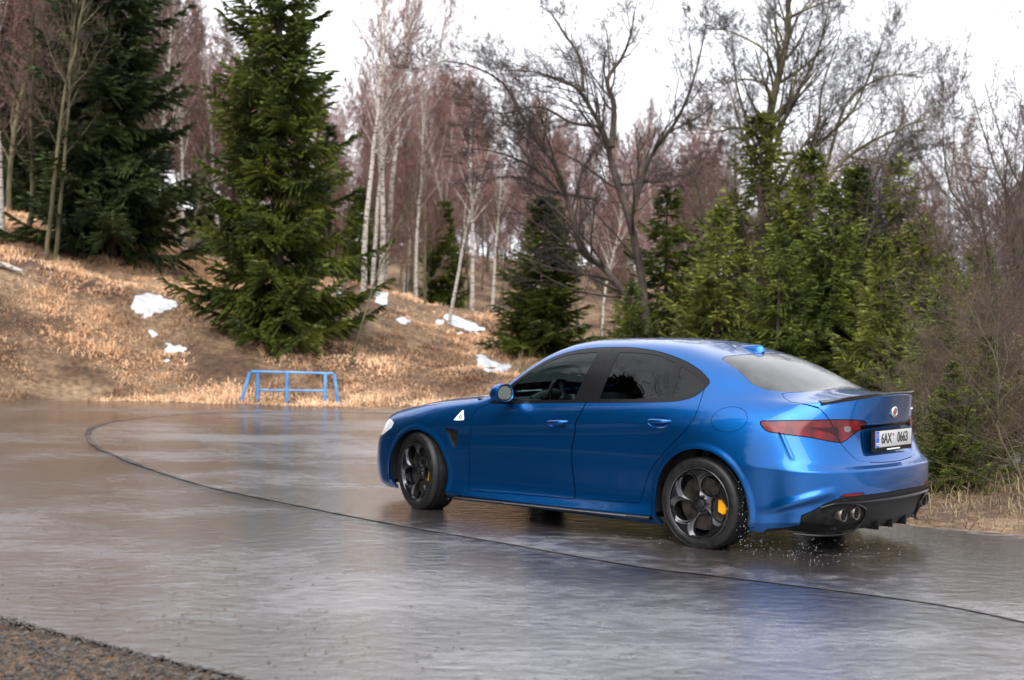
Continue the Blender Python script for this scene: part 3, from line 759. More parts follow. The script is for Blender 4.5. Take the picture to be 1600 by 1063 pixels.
    # ---- exhausts and diffuser
    for s_ in (1, -1):
        for yy, xx, zz in ((.600, -.943, .314), (.492, -.980, .322)):
            m = MB(); r0 = .047
            m.lathe([(r0-.004, .17), (r0, .02), (r0, .0), (r0-.003, -.005), (r0-.009, -.003), (r0-.011, .01), (r0-.012, .16), (0.001, .165)], (xx-.012, s_*yy, zz), axis='x', n=32)
            m.build('exhaust_pipe', EXHAUST, car)
        # lip framing the exhausts
        pts = []
        for th_, z_ in ((64, .178), (58, .172), (50, .170), (42, .175), (36, .190), (31, .235), (29, .30), (31, .352), (38, .388), (46, .395), (53, .365)):
            a_ = R(th_); d_ = Vector((-math.cos(a_), math.sin(a_)*s_, 0))
            h, _ = hit(Vector((-.30, 0, z_))+d_*3, -d_)
            h, _ = hit(Vector((-.30, 0, max(z_, .225)))+d_*3, -d_)
            if h is not None: h = Vector((h.x, h.y, z_))
            if h is not None: pts.append(h+d_*.004)
        if len(pts) > 3:
            m = MB(); m.tube(crom([tuple(p) for p in pts], 5), .009, 8); m.build('exhaust_surround', BLACK_GLOSS, car)
    for yy in (-.20, 0, .20):
        m = MB(); m.box((-.955, yy, .235), (.10, .012, .11), bev=.004); m.build('diffuser_fin', BLACK_PLASTIC, car)
    pts = []
    for th_ in np.linspace(-40, 40, 33):
        a_ = R(th_); d_ = Vector((-math.cos(a_), math.sin(a_), 0)); h, _ = hit(Vector((-.30, 0, .395))+d_*3, -d_); pts.append(h+d_*.004)
    m = MB(); m.tube(pts, .012, 8); m.build('diffuser_ledge', BLACK_GLOSS, car)
    # ---- side skirts blade with bright strip, floor, wheel wells
    for s_ in (1, -1):
        m = MB(); vs = []; fs = []; xs_ = np.linspace(2.35, .40, 30)
        for x_ in xs_:
            h, _ = on_side(x_, .20, s_); yb = abs(h.y) if h else .9
            zz = .152+.020*(2.2-x_)
            for (dy, dz) in ((-.05, .015), (.012, .010), (.020, .002), (.018, -.010), (-.05, -.018)): vs.append((x_, s_*(yb+dy), zz+dz))
        for i in range(29):
            for k in range(4): fs.append([i*5+k, (i+1)*5+k, (i+1)*5+k+1, i*5+k+1])
        m.add(vs, fs); bl_ = m.build('skirt_blade', CARBON, car)
        m = MB(); m.tube([(x_, s_*(abs((on_side(x_, .20, s_)[0] or Vector((0, .9, 0))).y)+.021), .152+.020*(2.2-x_)+.003) for x_ in np.linspace(1.80, .60, 24)], .0035, 6)
        m.build('skirt_strip', SILVER, bl_)
    m = MB(); m.box((1.35, 0, .185), (4.3, 1.10, .05)); m.box((1.41, 0, .20), (1.95, 1.66, .05)); m.box((-.66, 0, .26), (.45, 1.2, .10)); m.build('underbody', DARK, car, smooth=False)
    for xc, zc, r_ in (ARCH_F, ARCH_R):
        for s_ in (1, -1):
            m = MB(); vs = []; fs = []; K = 28
            for k in range(K+1):
                a_ = -.25+(math.pi+.5)*k/K
                for yy, rr in ((.875 if xc > 1 else .905, r_+.006), (.85, r_+.03), (.50, r_+.03), (.50, 0.02)):
                    vs.append((xc+rr*math.cos(a_), s_*yy, zc+rr*math.sin(a_)))
            for k in range(K):
                for q in range(3): fs.append([k*4+q, (k+1)*4+q, (k+1)*4+q+1, k*4+q+1])
            m.add(vs, fs); m.build('wheel_arch_liner', DARK, car)
    # ---- door mirrors
    for s_ in (1, -1):
        mr_ = empty('door_mirror', (1.80, s_*.985, 1.018), parent=car); mr_.scale = (.88, .88, .90)
        vs = []; fs = []; K = 32; L_ = 12
        def ring(sy, sz, x_, oy=0, oz=0):
            o_ = []
            for k in range(K):
                a_ = 2*math.pi*k/K; c_, s2 = math.cos(a_), math.sin(a_); e_ = .80
                yy = sy*math.copysign(abs(c_)**e_, c_); zz = sz*math.copysign(abs(s2)**e_, s2)
                if zz < 0: zz *= .92
                yy *= (1-.10*(zz/sz))
                o_.append((x_, s_*(yy+oy), zz+oz))
            return o_
        prof = [(-.045, .098, .072), (-.052, .104, .078), (-.040, .107, .081), (-.01, .105, .080), (.03, .098, .074), (.06, .084, .063), (.085, .062, .046), (.10, .035, .026), (.105, .004, .003)]
        for x_, a1, b1 in prof: vs += ring(a1, b1, x_-.0)
        for i in range(len(prof)-1):
            for k in range(K): fs.append([i*K+k, i*K+(k+1) % K, (i+1)*K+(k+1) % K, (i+1)*K+k])
        m = MB(); m.add(vs, fs)
        vs2 = ring(.098, .072, -.045)+ring(.090, .066, -.030); m.add(vs2, [[k, (k+1) % K, K+(k+1) % K, K+k] for k in range(K)]); m.build('mirror_shell', PAINT, mr_)
        m = MB(); m.add(ring(.093, .068, -.040), [list(range(K))]); m.add(ring(.108, .082, -.043)+ring(.092, .067, -.046), [[k, (k+1) % K, K+(k+1) % K, K+k] for k in range(K)], 0); m.build('mirror_rim', BLACK_GLOSS, mr_)
        m = MB(); m.add([Vector(p)+Vector((-.003, 0, 0)) for p in ring(.085, .060, -.0405)], [list(range(K))]); m.build('mirror_glass', mat('mirror_silver', (.6, .66, .64), .02, metal=1.0), mr_, smooth=False)
        m = MB(); m.tube([(.02, -s_*.05, -.062), (.03, -s_*.10, -.075), (.035, -s_*.155, -.078)], [.026, .024, .030], 12); m.build('mirror_stalk', BLACK_GLOSS, mr_)
    # ---- wheels
    def make_wheel(loc, wdt, steer, s_, cal, rad=.327):
        w_ = empty('wheel', loc, parent=car)
        Mr = Matrix.Rotation(steer, 3, 'Z')
        def fin(m_):
            for v in m_.v:
                q = Vector((v.x, v.y*s_, v.z)); v.xyz = Mr @ q
            return m_
        H = wdt/2
        m = MB(); pr = [(.247, -H+.012), (.258, -H+.002), (.285, -H-.003), (.305, -H+.002), (.318, -H+.014), (.3255, -H+.032)]
        gr = [-.075, -.027, .027, .075]
        for g_ in gr: pr += [(rad, g_-.007), (rad-.008, g_-.005), (rad-.008, g_+.005), (rad, g_+.007)]
        pr += [(.3255, H-.032), (.318, H-.014), (.305, H-.002), (.301, H-.0005), (.299, H-.0025), (.285, H+.003), (.270, H+.001), (.258, H-.002), (.247, H-.012)]
        m.lathe(pr, n=96, closed=False); fin(m).build('tyre', RUBBER, w_)
        # barrel and outer lip
        m = MB(); m.lathe([(.250, H-.010), (.2525, H-.003), (.249, H-.001), (.243, H-.004), (.239, H-.016), (.234, H-.028), (.228, H-.06), (.222, .02), (.224, -H+.03), (.246, -H+.01)], n=96); fin(m).build('rim_lip', RIM, w_)
        # five-hole face
        nr, na = 34, 260; co_ = []; fa_ = []
        rs = np.linspace(.028, .2365, nr)
        def hole(A):
            r_ = np.hypot(A[:, 0], A[:, 1]); an = np.arctan2(A[:, 1], A[:, 0])-(r_-.12)*1.5
            an = (an-R(8)) % (2*math.pi/5)-math.pi/5
            u = (r_-.1500)/.078; v_ = r_*an/(.077+.16*(r_-.150))
            return (np.sqrt(u*u+v_*v_)-1)*.06
        for r_ in rs:
            for k in range(na): a_ = 2*math.pi*k/na; co_.append((r_*math.cos(a_), r_*math.sin(a_), 0))
        for i in range(nr-1):
            for k in range(na): fa_.append([i*na+k, i*na+(k+1) % na, (i+1)*na+(k+1) % na, (i+1)*na+k])
        A = np.array(co_); hd_ = hole(A); rr = np.hypot(A[:, 0], A[:, 1])
        face = -.034+.030*smooth01((rr-.05)/.185)-.022*bump1(np.clip(hd_/.024, 0, 1))*(rr < .2365)*1.0
        face = np.where(rr < .05, -.030-.004*(rr/.05)**2, face)
        A[:, 2] = H-.004+face
        nn = np.zeros_like(A); e1 = A[np.roll(np.arange(len(A)).reshape(nr, na), -1, 1).ravel()]-A[np.roll(np.arange(len(A)).reshape(nr, na), 1, 1).ravel()]
        idx = np.arange(len(A)).reshape(nr, na); e2 = A[np.vstack([idx[1:], idx[-1:]]).ravel()]-A[np.vstack([idx[:1], idx[:-1]]).ravel()]
        nn = np.cross(e2, e1); nn /= np.linalg.norm(nn, axis=1)[:, None]
        wsh = Shell(A, fa_, nn); wsh.cut(hole, ['body'], 'hole')
        V, F, Nn = wsh.extract('body', None, depth=.045)
        if np.mean([n_[2] for n_ in nn]) < 0: V, F, Nn = V, F, Nn
        m = MB(); m.add([(v[0], v[2], v[1]) for v in V], F); fin(m).build('spokes', RIM, w_)
        m = MB(); m.lathe([(0, H-.030), (.020, H-.030), (.026, H-.033), (.027, H-.040)], n=28); fin(m).build('hub_cap', CHROME if False else SATIN, w_)
        for k in range(5):
            a_ = 2*math.pi*(k+.5)/5; m = MB(); m.lathe([(0, 0), (.007, 0), (.009, -.006), (.009, -.012)], (.052*math.cos(a_), H-.036, .052*math.sin(a_)), n=10); fin(m).build('wheel_bolt', SATIN, w_)
        m = MB(); m.lathe([(.05, H-.085), (.09, H-.085), (.095, H-.075), (.188, H-.075), (.190, H-.079), (.190, H-.105), (.06, H-.105)], n=72); fin(m).build('brake_disc', DISC, w_)
        m = MB(); vs = []; fs = []; a0, a1 = cal; K = 16
        for k in range(K+1):
            a_ = a0+(a1-a0)*k/K; e_ = 1-.35*abs(2*k/K-1)**3
            for r_, h_ in ((.128+.02*(1-e_), H-.115), (.128+.02*(1-e_), H-.062), (.142, H-.054), (.185, H-.050), (.200*e_+.2*(1-e_)*.9, H-.062), (.203, H-.115)):
                vs.append((r_*math.cos(a_), h_, r_*math.sin(a_)))
        for k in range(K):
            for q in range(6): fs.append([k*6+q, (k+1)*6+q, (k+1)*6+(q+1) % 6, k*6+(q+1) % 6])
        fs.append(list(range(6))); fs.append([K*6+q for q in range(6)][::-1])
        m.add(vs, fs); fin(m).build('brake_caliper', YELLOW, w_)
        m = MB(); m.lathe([(.001, H-.11), (.10, H-.11), (.10, -H+.02), (.001, -H+.02)], n=24); fin(m).build('hub', DARK, w_)
        return w_
    make_wheel((0, .785, .327), .275, 0, 1, (R(165), R(199)))
    make_wheel((0, -.785, .327), .275, 0, -1, (R(158), R(202)))
    make_wheel((2.80, .765, .327), .245, R(-17), 1, (R(152), R(208)))
    make_wheel((2.80, -.765, .327), .245, R(-17), -1, (R(150), R(205)))
    # ---- cabin
    m = MB(); vs = []; fs = []
    sec = [(2.12, .93), (1.98, .965), (1.78, .955), (1.70, .91), (1.72, .80), (1.80, .70)]
    for x_, z_ in sec:
        for yy in (-.76, .76): vs.append((x_, yy, z_))
    for i in range(len(sec)-1): fs.append([i*2, i*2+1, i*2+3, i*2+2])
    m.add(vs, fs); m.tube([(1.84, .17, .945), (1.80, .25, .985), (1.79, .37, 1.0), (1.80, .49, .985), (1.84, .57, .945)], .035, 10)
    m.build('dashboard', DASH, car)
    m = MB(); m.box((1.76, .37, .93), (.05, .34, .10), bev=.01); m.build('instrument_binnacle', BLACK_PLASTIC, car)
    sw = empty('steering_wheel', (1.66, .37, .93), parent=car)
    m = MB(); c_ = Vector((0, 0, 0)); ax = Vector((-1, 0, .40)).normalized(); u_ = Vector((0, 1, 0)); v_ = ax.cross(u_).normalized()
    m.tube([(u_*math.cos(a_)+v_*math.sin(a_))*.180 for a_ in np.linspace(0, 2*math.pi, 37)[:-1]], .017, 10, closed=True); m.build('wheel_rim', BLACK_GLOSS, sw)
    m = MB()
    for a_ in (0, math.pi, -math.pi/2): m.tube([(u_*math.cos(a_)+v_*math.sin(a_))*q for q in (.03, .17)], [.022, .013], 8)
    m.tube([ax*.03, ax*-.02], .06, 16); m.build('wheel_spokes', SATIN, sw)
    def seat(loc, wdt):
        st = empty('seat', loc, parent=car)
        m = MB(); vs = []; fs = []
        for t, (x_, z_, hw, th_) in enumerate([(.02, 0, .24, .06), (-.02, .12, .255, .075), (-.06, .30, .25, .07), (-.10, .46, .225, .06), (-.13, .58, .16, .05)]):
            for k in range(12):
                a_ = 2*math.pi*k/12; c2, s2 = math.cos(a_), math.sin(a_)
                vs.append((x_+th_*math.copysign(abs(c2)**.7, c2), hw*wdt*math.copysign(abs(s2)**.6, s2), z_))
        for i in range(4):
            for k in range(12): fs.append([i*12+k, i*12+(k+1) % 12, (i+1)*12+(k+1) % 12, (i+1)*12+k])
        fs.append([48+k for k in range(12)]); m.add(vs, fs); m.build('backrest', SEAT, st)
        m = MB(); m.box((-.165, 0, .69), (.09, .26*wdt, .17), bev=.04); m.tube([(-.15, .06, .55), (-.16, .06, .66)], .008, 6); m.tube([(-.15, -.06, .55), (-.16, -.06, .66)], .008, 6); m.build('headrest', SEAT, st)
        m = MB(); m.box((.22, 0, -.04), (.52, .50*wdt, .14), bev=.05); m.build('cushion', SEAT, st)
    seat((1.02, .37, .46), 1); seat((1.02, -.37, .46), 1); seat((.20, .36, .46), 1.1); seat((.20, -.36, .46), 1.1)
    m = MB(); m.box((-.33, 0, .99), (.60, 1.15, .02), bev=.004); m.build('parcel_shelf', BLACK_PLASTIC, car)
    for s_ in (1, -1):
        m = MB(); m.box((1.15, s_*.80, .62), (2.1, .03, .66)); m.build('door_card', BLACK_PLASTIC, car, smooth=False)
    V, F, Nn = sh.extract([l for l in set(sh.lab) if l == 'body'], 'both', depth=0, push=-.03)
    return car, sh
# ================================================================ THE PLACE
# horizontal frame used to survey the place: a = metres ahead of the camera, b = metres to its right
FH = Vector((math.cos(YAW), math.sin(YAW), 0)); RH = Vector((FH.y, -FH.x, 0)); O0 = Vector((CAM.x, CAM.y, 0))
def W_(a, b, z=0.0): return O0+FH*a+RH*b+Vector((0, 0, z))
def hy(px): return 484+(px-800)*.0134
def surv(px, py, a):                    # survey mark -> (a, b, height)
    return (a, (px-800)/FPX*a, CAM.z-(py-hy(px))/FPX*a)
def grd(px, py):                        # survey mark on level ground
    a = CAM.z*FPX/(py-hy(px)); return (a, (px-800)/FPX*a)
ROAD_OUT = crom([(2.0, 9), (4.3, 2.6), (5.6, .2), (6.7, -1.22), (7.96, -2.75), (10.2, -5.3), (13.5, -8.6), (17.5, -11.0), (21.3, -11.6), (24.2, -10.4), (25.45, -8.4), (25.55, -6.4), (25.25, -4.5), (24.45, -2.0), (23.6, 1.0), (23.0, 5), (23.4, 12), (25, 30), (28, 60)], 8)
ROAD_IN = crom([(24, 62), (20, 30), (17.6, 12), (16.6, 6), (15.6, 2.4), (14.2, .9), (12.9, 1.0), (11.9, 2.85), (11.3, 3.95), (9.2, 8.0), (6, 14)], 8)
ROAD = ROAD_OUT+ROAD_IN
CTRL = [surv(*q) for q in [(0,615,26.3),(200,620,26.4),(370,628,26.0),(600,637,25.2),(0,525,27.6),(100,530,27.8),(0,412,30),(100,432,30.3),(250,478,30.5),(350,518,30),(450,552,29.5),(560,570,28.6),
 (250,375,37),(100,345,39),(0,325,39),(-200,400,30),(-200,520,27),(-400,300,40),(430,450,38),(250,330,60),(0,290,60),(520,445,35.5),(600,456,35.5),(700,488,34),(790,545,32),(850,592,30),(700,560,29.5),(800,618,26.5),(650,600,27.5),
 (600,480,45),(700,500,45),(800,540,45),(1000,560,40),(1300,570,40),(1600,570,40),(600,400,110),(900,435,110),(1200,455,110),(1600,460,110),(0,280,110),(-600,260,110),(1000,597,28),(1300,600,28),(1600,605,28),(2300,600,28),(-900,300,40)]]
CTRL += [(1, -3, .02), (0, -12, .1), (-6, 0, .05), (5, -6, .05), (14, -16, .3), (12.2, 4.5, .02), (14, 3.5, .12), (15, 6, .15), (2, 16, .1), (-6, 14, .1), (14.5, 12, .15)]
_P = np.array(CTRL, float)
def _phi(d): return d
_D = np.linalg.norm(_P[:, None, :2]-_P[None, :, :2], axis=2); _n = len(_P)
_M = np.zeros((_n+3, _n+3)); _M[:_n, :_n] = _phi(_D)-np.eye(_n)*1.2; _M[:_n, _n] = 1; _M[:_n, _n+1:] = _P[:, :2]; _M[_n:, :_n] = _M[:_n, _n:].T
_C = np.linalg.solve(_M, np.r_[_P[:, 2], 0, 0, 0])
def height(ab, detail=True):
    """terrain height at surveyed positions (n, 2)"""
    ab = np.atleast_2d(np.array(ab, float)); q = ab.copy(); q[:, 0] = np.clip(q[:, 0], -8, 130); q[:, 1] = np.clip(q[:, 1], -60, 60)
    d = np.linalg.norm(q[:, None, :]-_P[None, :, :2], axis=2)
    z = _phi(d)@_C[:_n]+_C[_n]+q@_C[_n+1:]
    dr = sdpoly(ab, ROAD)
    k = smooth01((dr-.10)/2.4)
    if detail:
        n_ = np.array([noise.fractal(Vector((a*.35, b*.35, 3.1)), 1.0, 2.0, 5) for a, b in ab])
        n2 = np.array([noise.noise(Vector((a*1.7, b*1.7, 7.7))) for a, b in ab])
        z = z+(n_*.30+n2*.07)*np.clip((ab[:, 0]-18)/10, .08, 1)
    z = np.where(dr > 0, z*k+.006*np.clip(dr/.3, 0, 1)-.0, -.03)
    return z
def ground_at(a, b): return float(height([(a, b)])[0])
def on_land(px, a, sink=0.0):
    b = (px-800)/FPX*a; return W_(a, b, ground_at(a, b)-sink)

def soil_mat():
    m = mat('dry_slope_soil', (.3, .2, .1), .95); N, L, b = nodes(m)
    t = N.new("ShaderNodeTexCoord"); z1 = N.new("ShaderNodeTexNoise"); z1.inputs['Scale'].default_value = .55; z1.inputs['Detail'].default_value = 8; z1.inputs['Roughness'].default_value = .62
    z2 = N.new("ShaderNodeTexNoise"); z2.inputs['Scale'].default_value = 9; z2.inputs['Detail'].default_value = 6
    r1 = N.new("ShaderNodeValToRGB"); e = r1.color_ramp.elements
    e[0].position = .30; e[0].color = (.055, .032, .022, 1); e[1].position = .70; e[1].color = (.38, .265, .17, 1)
    q = r1.color_ramp.elements.new(.44); q.color = (.12, .070, .042, 1); q = r1.color_ramp.elements.new(.56); q.color = (.26, .175, .11, 1)
    r2 = N.new("ShaderNodeValToRGB"); r2.color_ramp.elements[0].color = (.45, .42, .38, 1); r2.color_ramp.elements[1].color = (1.25, 1.2, 1.1, 1); r2.color_ramp.elements[0].position = .3; r2.color_ramp.elements[1].position = .7
    mx_ = N.new("ShaderNodeMix"); mx_.data_type = 'RGBA'; mx_.blend_type = 'MULTIPLY'; mx_.inputs[0].default_value = 1
    bp = N.new("ShaderNodeBump"); bp.inputs['Strength'].default_value = .8; bp.inputs['Distance'].default_value = .12
    for n_ in (z1, z2): L.new(t.outputs['Object'], n_.inputs['Vector'])
    L.new(z1.outputs['Fac'], r1.inputs[0]); L.new(z2.outputs['Fac'], r2.inputs[0]); L.new(r1.outputs[0], mx_.inputs[6]); L.new(r2.outputs[0], mx_.inputs[7])
    L.new(mx_.outputs[2], b.inputs['Base Color']); L.new(z2.outputs['Fac'], bp.inputs['Height']); L.new(bp.outputs[0], b.inputs['Normal']); return m
def road_mat(nm='wet_asphalt', shift=0.0, tone=1.0):
    m = mat(nm, (.05, .05, .052), .3, spec=.5); N, L, b = nodes(m)
    t = N.new("ShaderNodeTexCoord")
    big = N.new("ShaderNodeTexNoise"); big.inputs['Scale'].default_value = .55; big.inputs['Detail'].default_value = 7; big.inputs['Roughness'].default_value = .6
    mp = N.new("ShaderNodeMapping"); mp.inputs['Rotation'].default_value = (0, 0, -YAW+R(90)); mp.inputs['Scale'].default_value = (1, 2.6, 1)
    # surface water lies in long shallow trails along the cross-fall of the lane
    mp.vector_type = 'TEXTURE'; mp.inputs['Scale'].default_value = (1.35, .9, 1); mp.inputs['Rotation'].default_value = (0, 0, YAW+R(90))
    fine = N.new("ShaderNodeTexNoise"); fine.inputs['Scale'].default_value = 60; fine.inputs['Detail'].default_value = 3
    agg = N.new("ShaderNodeTexVoronoi"); agg.inputs['Scale'].default_value = 110
    mid = N.new("ShaderNodeTexNoise"); mid.inputs['Scale'].default_value = 9; mid.inputs['Detail'].default_value = 7; mid.inputs['Roughness'].default_value = .62
    L.new(t.outputs['Object'], mp.inputs[0]); L.new(mp.outputs[0], big.inputs['Vector']); L.new(mp.outputs[0], mid.inputs['Vector'])
    for n_ in (fine, agg): L.new(t.outputs['Object'], n_.inputs['Vector'])
    ad = N.new("ShaderNodeMath"); ad.operation = 'MULTIPLY_ADD'; ad.inputs[1].default_value = .38
    L.new(mid.outputs['Fac'], ad.inputs[0]); L.new(big.outputs['Fac'], ad.inputs[2])       # big + .38*mid
    sp = N.new("ShaderNodeSeparateXYZ"); L.new(t.outputs['Object'], sp.inputs[0])
    # dark reflection of the car, painted into the asphalt along its path
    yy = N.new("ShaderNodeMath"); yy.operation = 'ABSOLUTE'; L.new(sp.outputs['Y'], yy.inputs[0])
    car_refl = N.new("ShaderNodeMapRange"); car_refl.interpolation_type = 'SMOOTHSTEP'; car_refl.inputs[1].default_value = .8; car_refl.inputs[2].default_value = 1.9; car_refl.inputs[3].default_value = .14; car_refl.inputs[4].default_value = 0.0
    L.new(yy.outputs[0], car_refl.inputs[0])
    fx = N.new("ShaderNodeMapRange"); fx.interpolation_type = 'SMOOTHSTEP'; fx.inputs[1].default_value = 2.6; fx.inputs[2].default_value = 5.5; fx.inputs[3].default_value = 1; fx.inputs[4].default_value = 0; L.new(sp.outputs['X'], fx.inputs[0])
    rm = N.new("ShaderNodeMath"); rm.operation = 'MULTIPLY'; L.new(car_refl.outputs[0], rm.inputs[0]); L.new(fx.outputs[0], rm.inputs[1]); car_refl = rm; ad0 = ad; ad = N.new("ShaderNodeMath"); L.new(ad0.outputs[0], ad.inputs[0]); L.new(car_refl.outputs[0], ad.inputs[1])
    wet = N.new("ShaderNodeMapRange"); wet.inputs[1].default_value = .50+shift; wet.inputs[2].default_value = .78+shift; L.new(ad.outputs[0], wet.inputs[0])  # random wetness plus the painted car-reflection band
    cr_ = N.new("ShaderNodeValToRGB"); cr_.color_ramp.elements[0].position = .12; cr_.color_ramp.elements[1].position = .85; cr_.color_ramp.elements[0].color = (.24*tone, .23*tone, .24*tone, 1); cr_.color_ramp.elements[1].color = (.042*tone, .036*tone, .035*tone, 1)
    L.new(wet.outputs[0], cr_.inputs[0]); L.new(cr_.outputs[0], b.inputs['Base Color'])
    ro = N.new("ShaderNodeMapRange"); ro.inputs[3].default_value = .36; ro.inputs[4].default_value = .20; L.new(wet.outputs[0], ro.inputs[0]); L.new(ro.outputs[0], b.inputs['Roughness'])
    cw = N.new("ShaderNodeMapRange"); cw.inputs[3].default_value = .95; cw.inputs[4].default_value = 1.0; L.new(wet.outputs[0], cw.inputs[0]); L.new(cw.outputs[0], b.inputs['Coat Weight'])
    crr = N.new("ShaderNodeMapRange"); crr.inputs[3].default_value = .20; crr.inputs[4].default_value = .10; L.new(wet.outputs[0], crr.inputs[0]); L.new(crr.outputs[0], b.inputs['Coat Roughness'])
    b.inputs['Coat IOR'].default_value = 1.85
    b3 = N.new("ShaderNodeBump"); b3.inputs['Distance'].default_value = .03; b3.inputs['Strength'].default_value = .42; L.new(mid.outputs['Fac'], b3.inputs['Height']); L.new(b3.outputs[0], b.inputs['Coat Normal'])
    bs = N.new("ShaderNodeMapRange"); bs.inputs[3].default_value = .8; bs.inputs[4].default_value = .30; L.new(wet.outputs[0], bs.inputs[0])
    b1 = N.new("ShaderNodeBump"); b1.inputs['Distance'].default_value = .010; L.new(agg.outputs['Distance'], b1.inputs['Height']); L.new(bs.outputs[0], b1.inputs['Strength'])
    b2 = N.new("ShaderNodeBump"); b2.inputs['Distance'].default_value = .03; b2.inputs['Strength'].default_value = .30; L.new(mid.outputs['Fac'], b2.inputs['Height']); L.new(b1.outputs[0], b2.inputs['Normal'])
    L.new(b2.outputs[0], b.inputs['Normal']); b.inputs['Specular IOR Level'].default_value = 1.0
    return m
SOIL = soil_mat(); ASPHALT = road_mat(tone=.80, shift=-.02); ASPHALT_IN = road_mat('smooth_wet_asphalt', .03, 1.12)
TAR = noise_color(mat('tar_joint', (.02, .018, .016), .3), (.022, .019, .017), (.09, .078, .07), 3, rough=(.2, .6))
def graded(lo, hi, fine_lo, fine_hi, step, grow=1.18):
    v = list(np.arange(fine_lo, fine_hi, step)); s_ = step; x = fine_lo
    while x > lo: s_ *= grow; x -= s_; v.insert(0, x)
    s_ = step; x = v[-1]
    while x < hi: s_ *= grow; x += s_; v.append(x)
    return np.array(v)
def build_ground():
    A_ = graded(-60, 1500, 22, 42, .28, 1.10); B_ = graded(-900, 900, -14, 3, .28, 1.10)
    aa, bb = np.meshgrid(A_, B_, indexing='ij'); ab = np.c_[aa.ravel(), bb.ravel()]; z = height(ab)
    V = [W_(a, b, zz) for (a, b), zz in zip(ab, z)]; nb = len(B_)
    F = [[i*nb+j, i*nb+j+1, (i+1)*nb+j+1, (i+1)*nb+j] for i in range(len(A_)-1) for j in range(nb-1)]
    tag(mesh_obj('ground', V, [f[::-1] for f in F], SOIL), kind='structure')
    bm = bmesh.new(); vs = [bm.verts.new(W_(a, b, .012)) for a, b in ROAD]; f = bm.faces.new(vs)
    if f.normal.z < 0: f.normal_flip()
    bmesh.ops.triangulate(bm, faces=[f]); me = bpy.data.meshes.new('road')
    bm.normal_update()
    for g in bm.faces:
        if g.normal.z < 0: g.normal_flip()
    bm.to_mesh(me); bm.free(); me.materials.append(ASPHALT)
    o = bpy.data.objects.new('road', me); COL.objects.link(o); tag(o, kind='structure')
    def strip(name, marks, wd_, z_):
        pts = [Vector((*W_(*grd(px, py)).xy, 0)) for px, py in marks]
        P_ = [Vector(q) for q in crom([tuple(p) for p in pts], 10)]; V = []; F = []
        for i, p in enumerate(P_):
            t_ = (P_[min(i+1, len(P_)-1)]-P_[max(i-1, 0)]).normalized(); n_ = Vector((-t_.y, t_.x, 0))
            w2 = (wd_+.004*max(0, (p-O0).dot(FH)-11))*max(.25, .8+1.0*noise.noise(p*3.1)); V += [p+n_*w2+Vector((0, 0, z_)), p-n_*w2+Vector((0, 0, z_))]
        for i in range(len(P_)-1): F.append([i*2, i*2+1, i*2+3, i*2+2])
        o = mesh_obj(name, V, F, TAR); tag(o, kind='structure')
    SEAM = [(1640,985),(1450,947),(1130,906),(1000,890),(800,855),(600,820),(425,785),(320,762),(250,740),(175,712),(146,695),(139,680),(152,669),(200,658),(300,649.5),(450,646),(600,647.5),(700,650)]
    strip('road_joint', SEAM, .010, .0175)
    pl_ = [(4.2, 12)]+[tuple(p) for p in crom([grd(*q) for q in SEAM], 8)]+[(22.6, 5), (23.0, 12), (17.4, 12)]+[(p[0]-.0, p[1]) for p in ROAD_IN if 3.0 < p[1] < 11.9 or p[1] <= 3.0]
    bm = bmesh.new(); vs = [bm.verts.new(W_(a, b, .016)) for a, b in pl_]; f = bm.faces.new(vs)
    bmesh.ops.triangulate(bm, faces=[f]); bm.normal_update()
    for g in bm.faces:
        if g.normal.z < 0: g.normal_flip()
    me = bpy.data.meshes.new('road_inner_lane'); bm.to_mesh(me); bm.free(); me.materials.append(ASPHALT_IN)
    o = bpy.data.objects.new('road_inner_lane', me); COL.objects.link(o); tag(o, kind='structure')
# ---------------------------------------------------------------- trees
BARK_D = noise_color(mat('dark_bark', (.07, .05, .04), .9), (.022, .016, .012), (.085, .065, .048), 6, bump=.6, stretch=(1, 1, .3))
BARK_G = noise_color(mat('mossy_bark', (.09, .08, .04), .9), (.05, .045, .025), (.17, .15, .08), 5, bump=.5, stretch=(1, 1, .3))
def birch_mat():
    m = noise_color(mat('birch_bark', (.5, .47, .43), .8), (.07, .06, .05), (.52, .48, .42), 7, p0=.36, p1=.50, stretch=(1, 1, 3.2)); return m
BIRCH = birch_mat()
TWIG_D = mat('dark_twigs', (.026, .019, .017), .9)
TWIG_B = noise_color(mat('brown_twigs', (.11, .07, .055), .9), (.035, .023, .018), (.105, .068, .050), 1.2)
TWIG_R = noise_color(mat('reddish_birch_twigs', (.2, .1, .1), .9), (.110, .058, .053), (.25, .135, .118), .6)
def needle_mat(name, c1, c2, sc=1.6):
    m = noise_color(mat(name, c1, .65, spec=.3), c1, c2, sc, detail=6, p0=.36, p1=.66); return m
NEEDLE = needle_mat('spruce_needles', (.028, .044, .008), (.140, .170, .022))
NEEDLE_D = needle_mat('dark_spruce_needles', (.018, .030, .010), (.070, .095, .026))
NEEDLE_Y = needle_mat('bright_spruce_needles', (.050, .068, .012), (.210, .225, .036))

